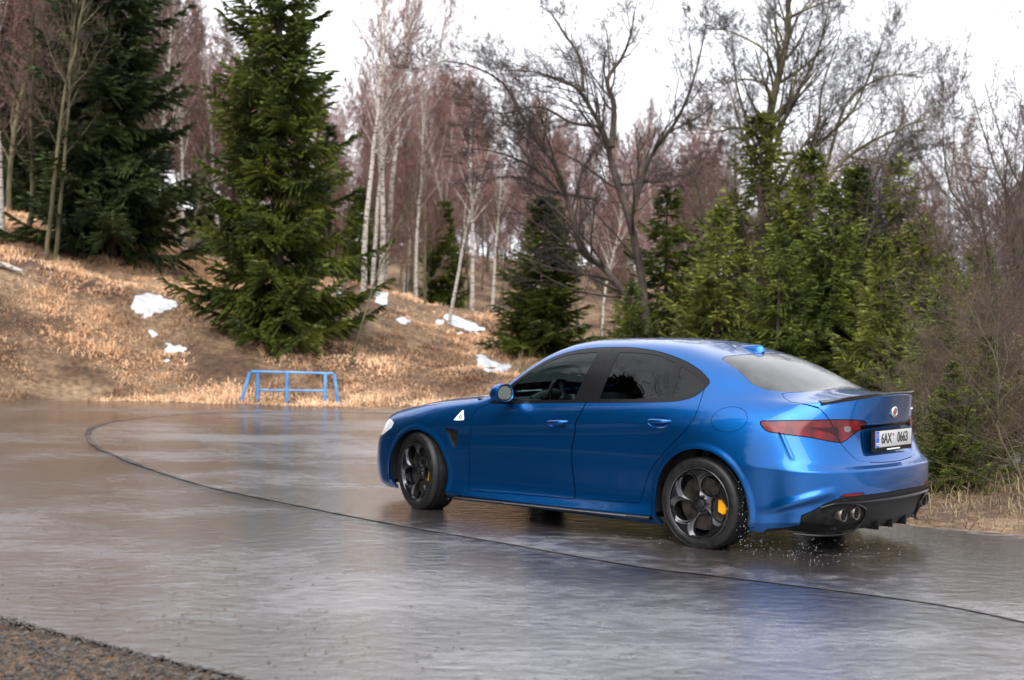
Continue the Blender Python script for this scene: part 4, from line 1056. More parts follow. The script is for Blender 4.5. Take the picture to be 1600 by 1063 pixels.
def rot_about(v, ax, an): return Matrix.Rotation(an, 3, ax) @ v
def perp(v, rnd):
    r_ = Vector((rnd.uniform(-1, 1), rnd.uniform(-1, 1), rnd.uniform(-1, 1))); p = v.cross(r_)
    return p.normalized() if p.length > 1e-4 else Vector((1, 0, 0))
class Twigs:
    """many polylines turned into thin tubes in one go"""
    def __init__(s): s.p = {}; s.extra = MB()
    def add(s, pts, rr, n):
        s.p.setdefault((len(pts), n), []).append(([tuple(q) for q in pts], rr))
    def mesh(s):
        VV = []; FF = []; off = 0
        for (m, n), L_ in s.p.items():
            P_ = np.array([l[0] for l in L_]); Rr = np.array([l[1] for l in L_])          # (k,m,3) (k,m)
            t = np.empty_like(P_); t[:, 1:-1] = P_[:, 2:]-P_[:, :-2]; t[:, 0] = P_[:, 1]-P_[:, 0]; t[:, -1] = P_[:, -1]-P_[:, -2]
            t /= np.maximum(np.linalg.norm(t, axis=2, keepdims=True), 1e-9)
            ref = np.zeros_like(t); vert = np.abs(t[:, :1, 2:3]) > .9; ref[:, :, 2:3] = np.where(vert, 0, 1); ref[:, :, 0:1] = np.where(vert, 1, 0)
            u = np.cross(t, ref); u /= np.maximum(np.linalg.norm(u, axis=2, keepdims=True), 1e-9); w = np.cross(u, t)
            an = np.arange(n)*2*math.pi/n
            V = P_[:, :, None, :]+(u[:, :, None, :]*np.cos(an)[None, None, :, None]+w[:, :, None, :]*np.sin(an)[None, None, :, None])*Rr[:, :, None, None]
            k = len(L_); idx = np.arange(k*m*n).reshape(k, m, n)+off; nx = np.roll(idx, -1, axis=2)
            F = np.stack([idx[:, :-1], nx[:, :-1], nx[:, 1:], idx[:, 1:]], axis=-1).reshape(-1, 4)
            VV.append(V.reshape(-1, 3)); FF.append(F); off += k*m*n
        return (np.concatenate(VV), np.concatenate(FF)) if VV else (np.zeros((0, 3)), np.zeros((0, 4), int))
def grow(T, Cn, rnd, p, d, L_, r_, lev, nb, fork, spread, up_, wig, ratio, tw, lean=(0, 0)):
    """grow one limb and, from it, its branches"""
    n = [12, 7, 5, 3][lev] if lev < 4 else 3
    pts = [tuple(p)]; rr = [r_]; dirs = [tuple(d)]; dx, dy, dz = d; px_, py_, pz_ = p
    g = rnd.gauss
    for i in range(n):
        dx += g(0, wig); dy += g(0, wig); dz += g(0, wig*.7)+up_*(.35 if lev == 0 else 1)
        if lev == 0: dx += lean[0]*.03; dy += lean[1]*.03
        l = math.sqrt(dx*dx+dy*dy+dz*dz); dx /= l; dy /= l; dz /= l
        px_ += dx*L_/n; py_ += dy*L_/n; pz_ += dz*L_/n; pts.append((px_, py_, pz_)); t = (i+1)/n
        rr.append(max(r_*(1-.80*t) if lev == 0 else r_*(1-.85*t), tw*.6)); dirs.append((dx, dy, dz))
    (T if lev <= 1 else Cn).add(pts, rr, [9, 5, 3, 3, 3][min(lev, 4)])
    if lev < len(nb): sprout(T, Cn, rnd, pts, rr, dirs, L_, lev, nb, fork, spread, up_, wig, ratio, tw)
def sprout(T, Cn, rnd, pts, rr, dirs, L_, lev, nb, fork, spread, up_, wig, ratio, tw):
    n = len(pts)-1; k = nb[lev]
    for j in range(k):
        t = fork+(1-fork)*((j+rnd.random())/k) if lev == 0 else .15+.85*((j+rnd.random())/k)
        q = t*n; i = min(int(q), n-1); f_ = q-i
        pp = tuple(pts[i][c]+(pts[i+1][c]-pts[i][c])*f_ for c in range(3)); bx, by, bz = dirs[i+1]
        an = spread*rnd.uniform(.65, 1.15)*(1-.35*t if lev == 0 else 1)
        ax = rnd.uniform(-1, 1); ay = rnd.uniform(-1, 1); az = rnd.uniform(-1, 1); dt = ax*bx+ay*by+az*bz; ax -= dt*bx; ay -= dt*by; az -= dt*bz
        l = math.sqrt(ax*ax+ay*ay+az*az)+1e-9; c_, s_ = math.cos(an), math.sin(an)/l
        nd = [bx*c_+ax*s_, by*c_+ay*s_, bz*c_+az*s_]
        if lev >= 1 and nd[2] < -.2: nd[2] *= .3
        ll = L_*ratio[min(lev, 2)]*(1.12-.62*t)*rnd.uniform(.7, 1.15)
        grow(T, Cn, rnd, pp, nd, ll, max(rr[i]*.52*rnd.uniform(.7, 1), tw), lev+1, nb, fork, spread, up_, wig, ratio, tw)
def bare_tree(seed, H, r0, fork=.3, spread=.9, nb=(15, 9, 6), lean=(0, 0), up_=.10, wig=.10, ratio=(.48, .5, .5), tw=.004):
    """leafless tree: trunk mesh (trunk and boughs) and crown mesh (twigs)"""
    rnd = random.Random(seed); T = Twigs(); Cn = Twigs()
    d = Vector((lean[0]*.5, lean[1]*.5, 1)).normalized()
    grow(T, Cn, rnd, (0, 0, -.15), tuple(d), H, r0, 0, nb, fork, spread, up_, wig, ratio, tw, lean)
    return T.mesh(), Cn.mesh()
def bough_tree(seed, limbs, a, foot, nb=(0, 8, 7, 4), spread=.85, up_=.05, wig=.14, ratio=(.5, .55, .5), tw=.003, depth=1.2):
    """tree whose boughs follow surveyed courses; limbs: (marks, r0, r1, depth drift)"""
    rnd = random.Random(seed); T = Twigs(); Cn = Twigs(); fz = ground_at(a, (foot[0]-800)/FPX*a)
    for marks, r0, r1, dr in limbs:
        c = crom(marks, 4); n = len(c)-1; pts = []; rr = []
        for i, (px, py) in enumerate(c):
            s_ = surv(px, py, a); k = i/n; dd = dr*(k**1.3)+.12*math.sin(i*.7+seed)
            q = RH*(s_[1]-(foot[0]-800)/FPX*a)+FH*dd; pts.append((q.x, q.y, s_[2]-fz)); rr.append(r0+(r1-r0)*k)
        T.add(pts, rr, 8)
        dirs = [tuple((Vector(pts[min(i+1, n)])-Vector(pts[max(i-1, 0)])).normalized()) for i in range(n+1)]
        L_ = sum((Vector(pts[i+1])-Vector(pts[i])).length for i in range(n))
        nbb = (max(4, int(L_*4.5)),)+tuple(nb[1:])
        sprout(T, Cn, rnd, pts, rr, dirs, min(L_, 4.2)*.9, 0, nbb, .15, spread, up_, wig, (.60,)+tuple(ratio[1:]), tw)
    return T.mesh(), Cn.mesh()
def spruce(seed, H, Rb, dens=1.0, droop=.35, sparse=0.0, top=0.0, nsz=1.0, base=.04, card=1.0, fluff=1.0):
    rnd = random.Random(seed); rg = np.random.default_rng(seed); T = Twigs()
    T.add([(0, 0, -.2), (0, 0, H*.3), (.02, .0, H*.7), (0, 0, H)], [H*.013+.02, H*.010+.015, H*.005+.008, .004], 8)
    O_ = []; D_ = []; nwh = int(H*4.4*dens)          # twig origins, directions+length
    for w in range(nwh):
        t = (w+rnd.random()*.8)/nwh; z = H*(base+(1-base)*t)
        Lb = Rb*((1-t)**.80)*rnd.uniform(.72, 1.18)+.10
        k = max(4, int(8*(1-t*.4)*rnd.uniform(.75, 1.25)))
        for b in range(k):
            if rnd.random() < sparse: continue
            an = 2*math.pi*(b+rnd.random()*.9)/k+w*1.3; L_ = Lb*rnd.uniform(.55, 1.18)
            ox, oy = math.cos(an), math.sin(an); pts = []; n = 7; rise = .38*t+.10*rnd.uniform(.3, 1.6); dp = droop*rnd.uniform(.7, 1.3)
            for i in range(n+1):
                s_ = i/n; pts.append((ox*L_*s_, oy*L_*s_, z+rnd.uniform(-.04, .04)*0+L_*(rise*s_-dp*s_*(1-s_*.55)*1.24+.18*s_**3)))
            T.add(pts, [max(.004, .012*L_*(1-.8*i/n)) for i in range(n+1)], 3)
            P_ = np.array(pts); m_ = max(6, int(L_*14*nsz)); s_ = .08+.92*(np.arange(m_)+rg.random(m_))/m_
            q = np.minimum(s_*n, n-1e-3); i = q.astype(int); f_ = (q-i)[:, None]; pp = P_[i]*(1-f_)+P_[i+1]*f_; dd = P_[i+1]-P_[i]; dd /= np.linalg.norm(dd, axis=1)[:, None]
            sd_ = np.array([-oy, ox, 0])
            for sg in (-1, 1):
                tl = np.minimum((.10+.36*L_*(1-s_)*rg.uniform(.6, 1.25, m_)+.06), .62)
                td = dd*.60+sd_*sg*rg.uniform(.45, .95, m_)[:, None]; td[:, 2] += rg.uniform(-.50, .12, m_); td /= np.linalg.norm(td, axis=1)[:, None]
                O_.append(pp); D_.append(np.c_[td, tl])
    O_ = np.concatenate(O_); D_ = np.concatenate(D_); td = D_[:, :3]; tl = D_[:, 3]
    VV = []; FF = []; off = 0
    up3 = np.array([0, 0, 1.0])
    reps = np.maximum(2, (tl/.055).astype(int)); idx = np.repeat(np.arange(len(tl)), reps)
    first = np.r_[0, np.cumsum(reps)[:-1]]; e = np.arange(len(idx))-first[idx]; ee = (e+.5)/reps[idx]
    td = td[idx]; L2 = tl[idx]; N_ = len(idx)
    pc = O_[idx]+td*(L2*ee)[:, None]; pc[:, 2] -= .13*L2*ee*ee
    tn = np.cross(td, up3); tn /= np.linalg.norm(tn, axis=1)[:, None]; un = np.cross(tn, td)
    wd_ = (.026*(1.15-.5*ee)*rg.uniform(.7, 1.4, N_)*card)[:, None]; ln = (.092*rg.uniform(.8, 1.5, N_)*card)[:, None]
    rl = rg.uniform(-1.1, 1.1, N_)[:, None]; a1 = tn*np.cos(rl)+un*np.sin(rl); a2 = un*np.cos(rl)-tn*np.sin(rl)
    tipz = np.c_[np.zeros((N_, 2)), rg.uniform(-.03, .012, N_)]
    V = np.stack([pc-td*ln*.4, pc+a1*wd_+td*ln*.15, pc+td*ln*.85+tipz, pc-a1*wd_+td*ln*.10], axis=1).reshape(-1, 3)
    VV.append(V); FF.append(np.arange(len(V)).reshape(-1, 4)); off = len(V)
    k2 = rg.random(N_) < .6*fluff
    V = np.stack([pc-td*ln*.3, pc+a2*wd_*.9+td*ln*.2, pc+td*ln*.8, pc-a2*wd_*.7+td*ln*.1], axis=1)[k2].reshape(-1, 3)
    VV.append(V); FF.append(np.arange(len(V)).reshape(-1, 4)+off); off += len(V)
    # leading shoot
    an = rg.uniform(0, 6.28, 60); zz = H*(.90+.10*rg.random(60)); d_ = np.c_[np.cos(an), np.sin(an), np.full(60, .9)]; d_ /= np.linalg.norm(d_, axis=1)[:, None]
    p = np.c_[np.zeros((60, 2)), zz]; q = np.c_[-np.sin(an), np.cos(an), np.zeros(60)]*.03
    V = np.stack([p, p+d_*.10+q, p+d_*.18, p+d_*.1-q], axis=1).reshape(-1, 3); VV.append(V); FF.append(np.arange(len(V)).reshape(-1, 4)+off)
    return T.mesh(), (np.concatenate(VV), np.concatenate(FF))
def np_mesh(name, V, F, m_, smooth=False):
    me = bpy.data.meshes.new(name); me.vertices.add(len(V)); me.vertices.foreach_set('co', np.asarray(V, dtype=np.float32).ravel())
    F = np.asarray(F); k = F.shape[1]; me.loops.add(F.size); me.loops.foreach_set('vertex_index', F.astype(np.int32).ravel())
    me.polygons.add(len(F)); me.polygons.foreach_set('loop_start', np.arange(0, F.size, k, dtype=np.int32)); me.polygons.foreach_set('loop_total', np.full(len(F), k, dtype=np.int32))
    me.polygons.foreach_set('use_smooth', np.full(len(F), smooth)); me.materials.append(m_); me.update(calc_edges=True); return me
_protos = {}
def proto(key, fn, mt, mc):
    if key not in _protos:
        _protos[key] = [np_mesh(nm, V, F, m_, nm == 'trunk') for (V, F), nm, m_ in zip(fn(), ('trunk', 'crown'), (mt, mc))]
    return _protos[key]
def plant(name, key, pos, rz, sc, label, cat, group=None, mats=None, tilt=(0, 0)):
    """one tree: an Empty at its foot carrying trunk and crown (repeats share mesh data)"""
    r_ = empty(name, tuple(pos), rz); r_.scale = (sc, sc, sc) if not isinstance(sc, tuple) else sc
    r_.rotation_euler = (tilt[0], tilt[1], rz)
    tag(r_, label, cat, group)
    for me, nm in zip(_protos[key], ('trunk', 'crown')):
        o = bpy.data.objects.new(nm, me); COL.objects.link(o); o.parent = r_
    return r_
def tilt_px(deg):
    """lean to the right (+) or left (-) as seen from the camera, by turning about the viewing axis"""
    return deg
def lean_in_view(o, deg):
    M_ = Matrix.Rotation(R(deg), 4, FH); rz = o.rotation_euler.z
    o.rotation_euler = (M_.to_3x3() @ Matrix.Rotation(rz, 3, 'Z')).to_euler()
def build_place():
    build_ground()
    rnd = random.Random(11)
    # prototypes
    proto('s_big', lambda: spruce(3, 10.2, 1.85, 1.15, .42, .10, nsz=1.45, card=1.10), BARK_D, NEEDLE)
    proto('s_mid', lambda: spruce(5, 5.0, 1.35, 1.6, .36, .04, card=1.25), BARK_D, NEEDLE)
    proto('s_dark', lambda: spruce(8, 9.5, 2.0, 1.2, .50, .05, card=1.4), BARK_D, NEEDLE_D)
    proto('s_young', lambda: spruce(13, 4.2, 1.45, 1.15, .18, .16, nsz=1.1, card=.95), BARK_D, NEEDLE_Y)
    proto('s_young2', lambda: spruce(14, 4.6, 1.75, 1.1, .26, .20, nsz=1.1, card=1.05), BARK_D, NEEDLE)
    proto('s_loose', lambda: spruce(17, 6.0, 1.7, .85, .28, .28, card=1.05), BARK_D, NEEDLE_Y)
    proto('oak', lambda: bare_tree(21, 7.5, .13, .28, 1.05, (15, 10, 8, 4), up_=.05, wig=.16, ratio=(.62, .52, .48)), BARK_D, TWIG_D)
    proto('ash', lambda: bare_tree(4, 10.5, .13, .22, .85, (24, 10, 8, 3), up_=.08, wig=.07, ratio=(.42, .5, .45)), BARK_D, TWIG_D)
    proto('brush', lambda: bare_tree(33, 6.0, .05, .06, .60, (18, 9, 7, 3), up_=.10, wig=.12, ratio=(.70, .5, .45), tw=.0035), BARK_D, TWIG_B)
    proto('brush2', lambda: bare_tree(36, 5.0, .035, .03, .85, (22, 9, 6, 3), up_=.04, wig=.16, ratio=(.75, .5, .45), tw=.0035), BARK_G, TWIG_B)
    proto('birch', lambda: bare_tree(41, 9.0, .085, .42, .62, (22, 10, 7), up_=.02, wig=.05, ratio=(.26, .5, .5), tw=.006), BIRCH, TWIG_R)
    proto('birch2', lambda: bare_tree(44, 9.0, .07, .36, .70, (24, 10, 7), up_=.03, wig=.06, ratio=(.28, .5, .5), tw=.006), BIRCH, TWIG_R)
    proto('thin', lambda: bare_tree(52, 7.5, .055, .35, .8, (16, 8, 5), up_=.05, wig=.07, ratio=(.30, .5, .5), tw=.005), BARK_G, TWIG_B)
    proto('far_birch', lambda: bare_tree(61, 8.5, .07, .18, .70, (30, 12, 6), up_=.04, wig=.05, ratio=(.30, .5, .45), tw=.011), BIRCH, TWIG_R)
    proto('far_birch2', lambda: bare_tree(63, 8.0, .06, .14, .75, (30, 12, 6), up_=.04, wig=.07, ratio=(.33, .5, .45), tw=.011), BARK_G, TWIG_R)
    proto('far_spruce', lambda: spruce(71, 6.5, 1.5, .9, .4, .1, nsz=.7, card=1.9), BARK_D, NEEDLE_D)
    proto('twiggy', lambda: bare_tree(83, 8.0, .08, .15, .95, (22, 10, 8, 3), up_=.04, wig=.12, ratio=(.46, .52, .45), tw=.005), BARK_G, TWIG_B)
    crooked = [([(1012, 560), (1008, 503), (975, 463), (941, 419), (907, 395), (890, 341), (873, 288), (856, 254), (839, 234), (805, 183), (781, 142), (737, 122), (690, 112)], .08, .010, -1.2),
               ([(1012, 540), (1003, 440), (985, 360), (958, 271), (944, 220), (924, 176), (907, 146), (880, 125), (839, 108), (791, 105)], .085, .012, .6),
               ([(951, 232), (955, 163), (944, 125), (968, 85), (981, 51), (990, 5)], .06, .012, .9),
               ([(967, 290), (1000, 284), (1040, 281), (1085, 262)], .035, .008, .4),
               ([(985, 330), (1010, 250), (1050, 190), (1075, 120), (1085, 60)], .05, .010, -1.0),
               ([(927, 312), (860, 300), (800, 280), (740, 288)], .035, .008, -.5),
               ([(880, 310), (830, 260), (770, 235), (715, 225)], .03, .007, .8), ([(905, 145), (900, 90), (870, 45), (850, 10)], .035, .008, .3),
               ([(907, 395), (870, 388), (835, 396)], .025, .008, -.3), ([(935, 200), (890, 190), (840, 165), (780, 170), (735, 160)], .035, .007, 1.0)]
    straight = [([(1188, 640), (1190, 500), (1192, 399), (1195, 263), (1199, 188), (1211, 113), (1226, 38), (1222, -40)], .12, .045, .1),
                ([(1230, 420), (1236, 320), (1263, 241), (1278, 188), (1290, 130), (1318, 40)], .05, .010, .8), ([(1240, 380), (1286, 282), (1338, 233), (1398, 203), (1440, 190)], .05, .008, -.5),
                ([(1280, 290), (1308, 180), (1346, 135), (1395, 117), (1444, 117)], .035, .007, .3), ([(1225, 30), (1250, 20), (1278, 10), (1320, 12)], .03, .008, -.6),
                ([(1203, 160), (1185, 130), (1150, 120), (1110, 140)], .03, .007, .6), ([(1205, 120), (1180, 80), (1130, 55), (1095, 60)], .03, .007, -.6), ([(1198, 240), (1160, 200), (1120, 200), (1080, 190)], .03, .007, .9),
                ([(1194, 320), (1150, 270), (1110, 255)], .03, .007, -.8), ([(1197, 200), (1235, 150), (1262, 90), (1270, 20)], .04, .010, -.9), ([(1196, 300), (1180, 240), (1150, 130), (1140, 50)], .035, .009, .5),
                ([(1270, 230), (1330, 170), (1370, 90), (1390, 40)], .03, .007, .8), ([(1320, 245), (1390, 260), (1450, 240)], .025, .006, -.3)]
    proto('crooked', lambda: bough_tree(5, crooked, 27.5, (1012, 540)), BARK_D, TWIG_D)
    proto('straight', lambda: bough_tree(9, straight, 28.2, (1190, 560), wig=.10, up_=.07), BARK_G, TWIG_D)
    def P_(name, key, px, a, rz, sc, label, cat, lean=0, group=None, sink=.05):
        o = plant(name, key, on_land(px, a, sink), rz, sc, label, cat, group)
        if lean: lean_in_view(o, lean)
        return o
    # --- the trees one can tell apart
    for px, a, key, rz, sc, lab in [
        (432, 29.6, 's_big', .4, 1.0, 'tall green spruce on the grassy bank behind the blue railing'),
        (172, 33.5, 's_dark', 1.1, 1.05, 'dark drooping spruce above the left end of the bank'),
        (105, 41, 's_dark', 2.1, .95, 'dark spruce half hidden behind the pale twin trunks at left'),
        (15, 43, 's_dark', 3.0, .75, 'dark spruce at the left edge of the photograph'),
        (205, 35.5, 's_mid', 2.6, .55, 'small bushy dark spruce below the tall dark one on the left bank'),
        (850, 31.5, 's_mid', 2.2, (.95, .95, .66), 'bushy green spruce just beyond the windscreen of the blue car'),
        (560, 39, 's_mid', 4.2, .60, 'small spruce between the big spruce and the white birches'),
        (690, 42, 's_mid', 5.2, .70, 'slim spruce among the thin trunks above the snow patches'),
        (1040, 29, 's_young2', 1.2, .80, 'green spruce behind the roof of the car'),
        (1185, 27.5, 's_young', .2, 1.18, 'bright yellow green spruce around the tall bare trunk'),
        (1262, 26.5, 's_young', 2.2, 1.02, 'bright green young spruce right of the tall bare trunk'),
        (1335, 27, 's_mid', 3.2, .82, 'dark green spruce above the rear window of the car'),
        (1400, 25.5, 's_loose', 4.2, .68, 'ragged green spruce above the boot of the car'),
        (1120, 26, 's_young', 4.9, .80, 'low bright spruce just left of the tall bare trunk'),
        (1300, 25, 's_young2', 5.4, .78, 'broad green spruce close behind the rear window'),
        (1440, 24.8, 's_young', .9, .72, 'small green spruce in front of the brown brush at right'),
        (1215, 24.5, 's_young2', 3.9, .66, 'low green spruce behind the roof aerial of the car'),
        (985, 26.5, 's_young2', 2.9, .45, 'low green spruce at the foot of the crooked bare tree'),
        (1375, 23.6, 's_young', 2.4, .66, 'bright low spruce over the boot lid of the car'),
        (1497, 15.6, 's_young', 1.9, .30, 'small bright spruce on the verge right of the rear bumper'),
        (1490, 13.6, 's_young2', .7, .26, 'low feathery spruce bough cluster just right of the tail light'),
        (1540, 14.4, 's_young', 2.9, .34, 'small spruce growing through the scrub at the right'),
        (1475, 20.5, 's_young', 5.5, .60, 'green spruce behind the scrub right of the boot'),
        (1530, 23.0, 's_young2', 4.4, .62, 'dull green spruce inside the brown brush at right'),
        (1465, 16.8, 's_young2', 3.3, .42, 'green spruce between the boot and the brown brush')]:
        P_('spruce_tree', key, px, a, rz, sc, lab, 'spruce tree')
    plant('bare_tree', 'crooked', on_land(1012, 27.5, 0), 0, 1, 'spreading bare tree with crooked boughs behind the car roof', 'tree')
    plant('bare_tree', 'straight', on_land(1190, 28.2, 0), 0, 1, 'tall bare tree with a straight mossy trunk rising past the top of the photograph', 'tree')
    P_('bare_tree', 'oak', 1100, 38, 4.4, .72, 'small bare tree filling the gap between the crooked and the straight tree', 'tree', lean=4)
    P_('bare_tree', 'ash', 1570, 24, 5.0, .70, 'bare many-branched tree at the right edge of the photograph', 'tree', lean=5)
    for i, (px, a, sc, ln, lab) in enumerate([(1470, 27, .62, 3, 'tangled brown bush left of the others behind the right verge'), (1525, 24.5, .92, 2, 'tall tangled brown bush behind the right verge'), (1590, 22.5, .95, 6, 'brown bush leaning right at the right edge'),
            (1620, 26, 1.0, 0, 'brown bush cut by the right edge of the photograph'), (1452, 31, .70, 4, 'brown bush rising behind the ragged spruce'), (1500, 21.0, .62, -4, 'thin brown bush leaning left behind the small bright spruce')]):
        P_('brushwood_bush', 'brush', px, a, i*1.7+3.0, sc, lab, 'bush', lean=ln, group='leafless brushwood at the right')
    r3 = random.Random(5)
    for i in range(16):
        P_('low_bush', 'brush2', r3.uniform(1455, 1680), r3.uniform(13.4, 17.2), i*1.3, r3.uniform(.20, .40), 'low tangled leafless scrub on the verge right of the car', 'bush', lean=r3.uniform(-8, 8), group='low scrub on the right verge')
    for i in range(12):
        P_('low_bush', 'brush2', r3.uniform(1430, 1700), r3.uniform(24.5, 32), i*1.9, r3.uniform(.5, .9), 'dense leafless scrub behind the right verge', 'bush', lean=r3.uniform(-8, 8), group='scrub behind the right verge')
    for px, a, key, rz, sc, lab in [(40, 34.5, 'twiggy', .5, .95, 'brown twiggy tree in front of the dark spruces at far left'), (118, 36, 'twiggy', 2.5, 1.0, 'brown twiggy tree just left of the tall dark spruce'),
            (205, 37, 'twiggy', 4.1, .85, 'brown twiggy tree at the right of the dark spruces'), (1150, 25.2, 'brush', 1.1, .55, 'dark leafless sapling among the bright spruces left of the roof aerial'),
            (1330, 25.6, 'ash', 4.4, .42, 'dark leafless sapling above the rear window')]:
        P_('bare_tree', key, px, a, rz, sc, lab, 'tree')
    # birches and thin trunks
    for px, a, sc, rz, ln, key, lab in [
        (566, 34.5, .85, .3, 2, 'birch', 'white birch stem close right of the big spruce'),
        (548, 28.4, .50, 2.0, 12, 'thin', 'thin pale trunk leaning right from the foot of the big spruce'),
        (700, 33.5, .62, 1.0, 5, 'birch2', 'leaning birch beside the long snow patch'),
        (663, 35, .48, 3.9, 1, 'thin', 'slim straight trunk left of the long snow patch'),
        (770, 36, .50, 5.0, -1, 'birch', 'thin birch at the left of the bushy spruce'),
        (240, 38.5, .85, .7, 3, 'birch', 'white birch at the right edge of the dark spruce'),
        (252, 41, .70, 2.7, -3, 'birch2', 'second white birch standing behind the dark spruce'),
        (72, 31.5, .92, 1.9, 2, 'thin', 'forked pale trunk at the head of the bank at left'),
        (84, 31.9, .85, 4.4, 7, 'thin', 'pale trunk leaning right beside the forked one'),
        (3, 33, .95, 5.4, 2, 'birch2', 'birch cut by the left edge of the photograph'),
        (940, 36, .5, 2.4, 0, 'birch2', 'short birch seen above the windscreen of the car'),
        (580, 36, .80, 1.3, -2, 'birch2', 'slim white birch behind the stem close to the big spruce'),
        (592, 38, .95, 3.3, 2, 'birch', 'white birch leaning right over the top of the snowy slope'),
        (735, 38, .70, 2.2, 3, 'birch', 'pale birch stem above the right end of the long snow streak'),
        (715, 44, .80, 4.6, 0, 'birch2', 'pale birch standing back between the slim spruce and the bushy one'),
        (650, 40, .68, 5.9, -2, 'birch', 'pale birch left of the slim spruce'),
        (150, 40, .95, .2, 1, 'birch', 'white birch half hidden by the tall dark spruce at left'),
        (285, 42, .80, 4.0, 2, 'birch2', 'white birch in the gap between the dark and the green spruce'),
        (600, 44, 1.12, 4.9, 1, 'birch', 'tall birch with a dense red crown right of the big spruce'),
        (630, 47, 1.1, .9, 0, 'birch2', 'tall birch with a red crown behind the slim spruce')]:
        P_('birch_tree' if key != 'thin' else 'slender_tree', key, px, a, rz, sc, lab, 'birch' if key != 'thin' else 'tree', lean=ln)
    # --- the wood on the hill behind
    def wood(cnt, pxr, ar, key, name, label, cat, group, scr, seed, thin=None):
        r2 = random.Random(seed); done = 0
        while done < cnt:
            px = r2.uniform(*pxr); a = ar[0]+(ar[1]-ar[0])*r2.random()**.8
            if thin and r2.random() > thin(px, a): continue
            P_(name, key[done % len(key)], px, a, r2.uniform(0, 6.28), r2.uniform(*scr), label, cat, lean=r2.uniform(-3, 3), group=group); done += 1
    wood(150, (-60, 1150), (46, 95), ['far_birch', 'far_birch2'], 'birch_tree', 'bare birch with a reddish crown in the wood on the hill', 'birch', 'birches of the wood on the hill', (.70, 1.0), 5)
    wood(30, (-100, 330), (38, 60), ['far_birch2', 'twiggy', 'thin'], 'slender_tree', 'slender leafless tree in the wood above the left bank', 'tree', 'slender trees above the left bank', (.8, 1.25), 6, lambda px, a: .25 if px > 240 else 1)
    wood(26, (500, 1000), (38, 55), ['thin', 'far_birch2'], 'slender_tree', 'slender leafless tree behind the snow patched slope', 'tree', 'slender trees behind the snowy slope', (.45, .68), 9)
    wood(14, (-60, 1100), (48, 80), ['far_spruce'], 'spruce_tree', 'dark spruce scattered among the birches on the hill', 'spruce tree', 'spruces among the birches', (.55, .85), 7)
    wood(26, (1050, 1700), (31, 55), ['twiggy', 'far_birch2'], 'bare_tree', 'bare tree in the thicket behind the right verge', 'tree', 'bare trees behind the right verge', (.5, .85), 8)
    # the wood on the camera's side of the bend, seen mirrored in the windows and paint
    r4 = random.Random(23)
    for i in range(30):
        b = -r4.uniform(13.5, 27); a = -4+27*(i+r4.random())/30
        if i < 11: a = 4+19*(i/10); b = -r4.uniform(12.0, 13.2)+(2.0 if a < 13 else 0)
        key = ['s_dark', 's_big', 'ash', 's_big', 'oak', 's_dark'][i % 6]; sp = key.startswith('s_')
        o = plant('spruce_tree' if sp else 'bare_tree', key, W_(a, b, ground_at(a, b)), r4.uniform(0, 6.28), r4.uniform(.85, 1.15)*(1.45 if i < 11 else 1), 'tree mirrored in the side windows of the car', 'spruce tree' if sp else 'tree', 'trees mirrored in the side windows')
    # --- blue railing
    BLUE = noise_color(mat('faded_blue_paint', (.1, .3, .62), .45), (.06, .22, .52), (.16, .38, .70), 4)
    rl = empty('metal_railing', tuple(W_(25.9, (451-800)/FPX*25.9, 0)))
    tag(rl, 'low blue metal railing with slanted ends beside the far edge of the road', 'railing')
    def rp(px, py, a=25.9): 
        q = W_(*surv(px, py, a)[:2]); return Vector((q.x, q.y, surv(px, py, a)[2]))-rl.location
    def bar(name, p, q, r_, n=10):
        m = MB(); m.tube([p, p.lerp(q, .5), q], r_, n); return m.build(name, BLUE, rl)
    bar('top_rail', rp(393, 581), rp(521, 584), .022)
    bar('middle_rail', rp(400, 610), rp(511, 611), .018)
    for a_, b_ in (((391, 582), (374, 640)), ((523, 585), (530, 640))): bar('slanted_post', rp(*a_), rp(*b_), .030)
    for x_, y_ in ((403, 640), (449, 640), (509, 640)): bar('post', rp(x_, 583), rp(x_, y_), .030)
    # --- snow
    SNOWED = []
    SNOW = noise_color(mat('old_snow', (.75, .77, .80), .6), (.42, .43, .46), (.66, .67, .70), 8, bump=.3)
    def snow(marks, a, label, nm='snow_patch'):
        cx = sum(m_[0] for m_ in marks)/len(marks); cy = sum(m_[1] for m_ in marks)/len(marks)
        # walk along the sight line of every mark until it meets the slope
        def land(px, py):
            S_ = np.array([surv(px, py, q) for q in np.arange(25.0, 48, .1)]); up_ = height(S_[:, :2]) >= S_[:, 2]
            k = int(np.argmax(up_)) if up_.any() else int((a-25)/.1); return (S_[k, 0], S_[k, 1])
        ring = crom(marks, 5, True); ring = [(q[0]+5*noise.noise(Vector((q[0]*.13, q[1]*.2, 1))), q[1]+2.5*noise.noise(Vector((q[0]*.15, q[1]*.25, 9)))) for q in ring]
        pts = [land(*m_) for m_ in ring]
        SNOWED.append(pts)
        bm = bmesh.new(); vs = [bm.verts.new((p[0], p[1], 0)) for p in pts]
        try: f = bm.faces.new(vs)
        except ValueError: bm.free(); return
        bmesh.ops.triangulate(bm, faces=[f])
        for _ in range(3):
            long_ = [e for e in bm.edges if e.calc_length() > .16]
            if not long_: break
            bmesh.ops.subdivide_edges(bm, edges=long_, cuts=1); bmesh.ops.triangulate(bm, faces=bm.faces[:])
        bm.verts.ensure_lookup_table(); bnd = {v.index for v in bm.verts if v.is_boundary}
        H_ = height([(v.co.x, v.co.y) for v in bm.verts])
        for v, h_ in zip(bm.verts, H_):
            a_, b_ = v.co.x, v.co.y; th_ = -.01 if v.is_boundary else .018+.014*noise.noise(Vector((a_*5, b_*5, 0)))
            v.co = W_(a_, b_, h_+th_)
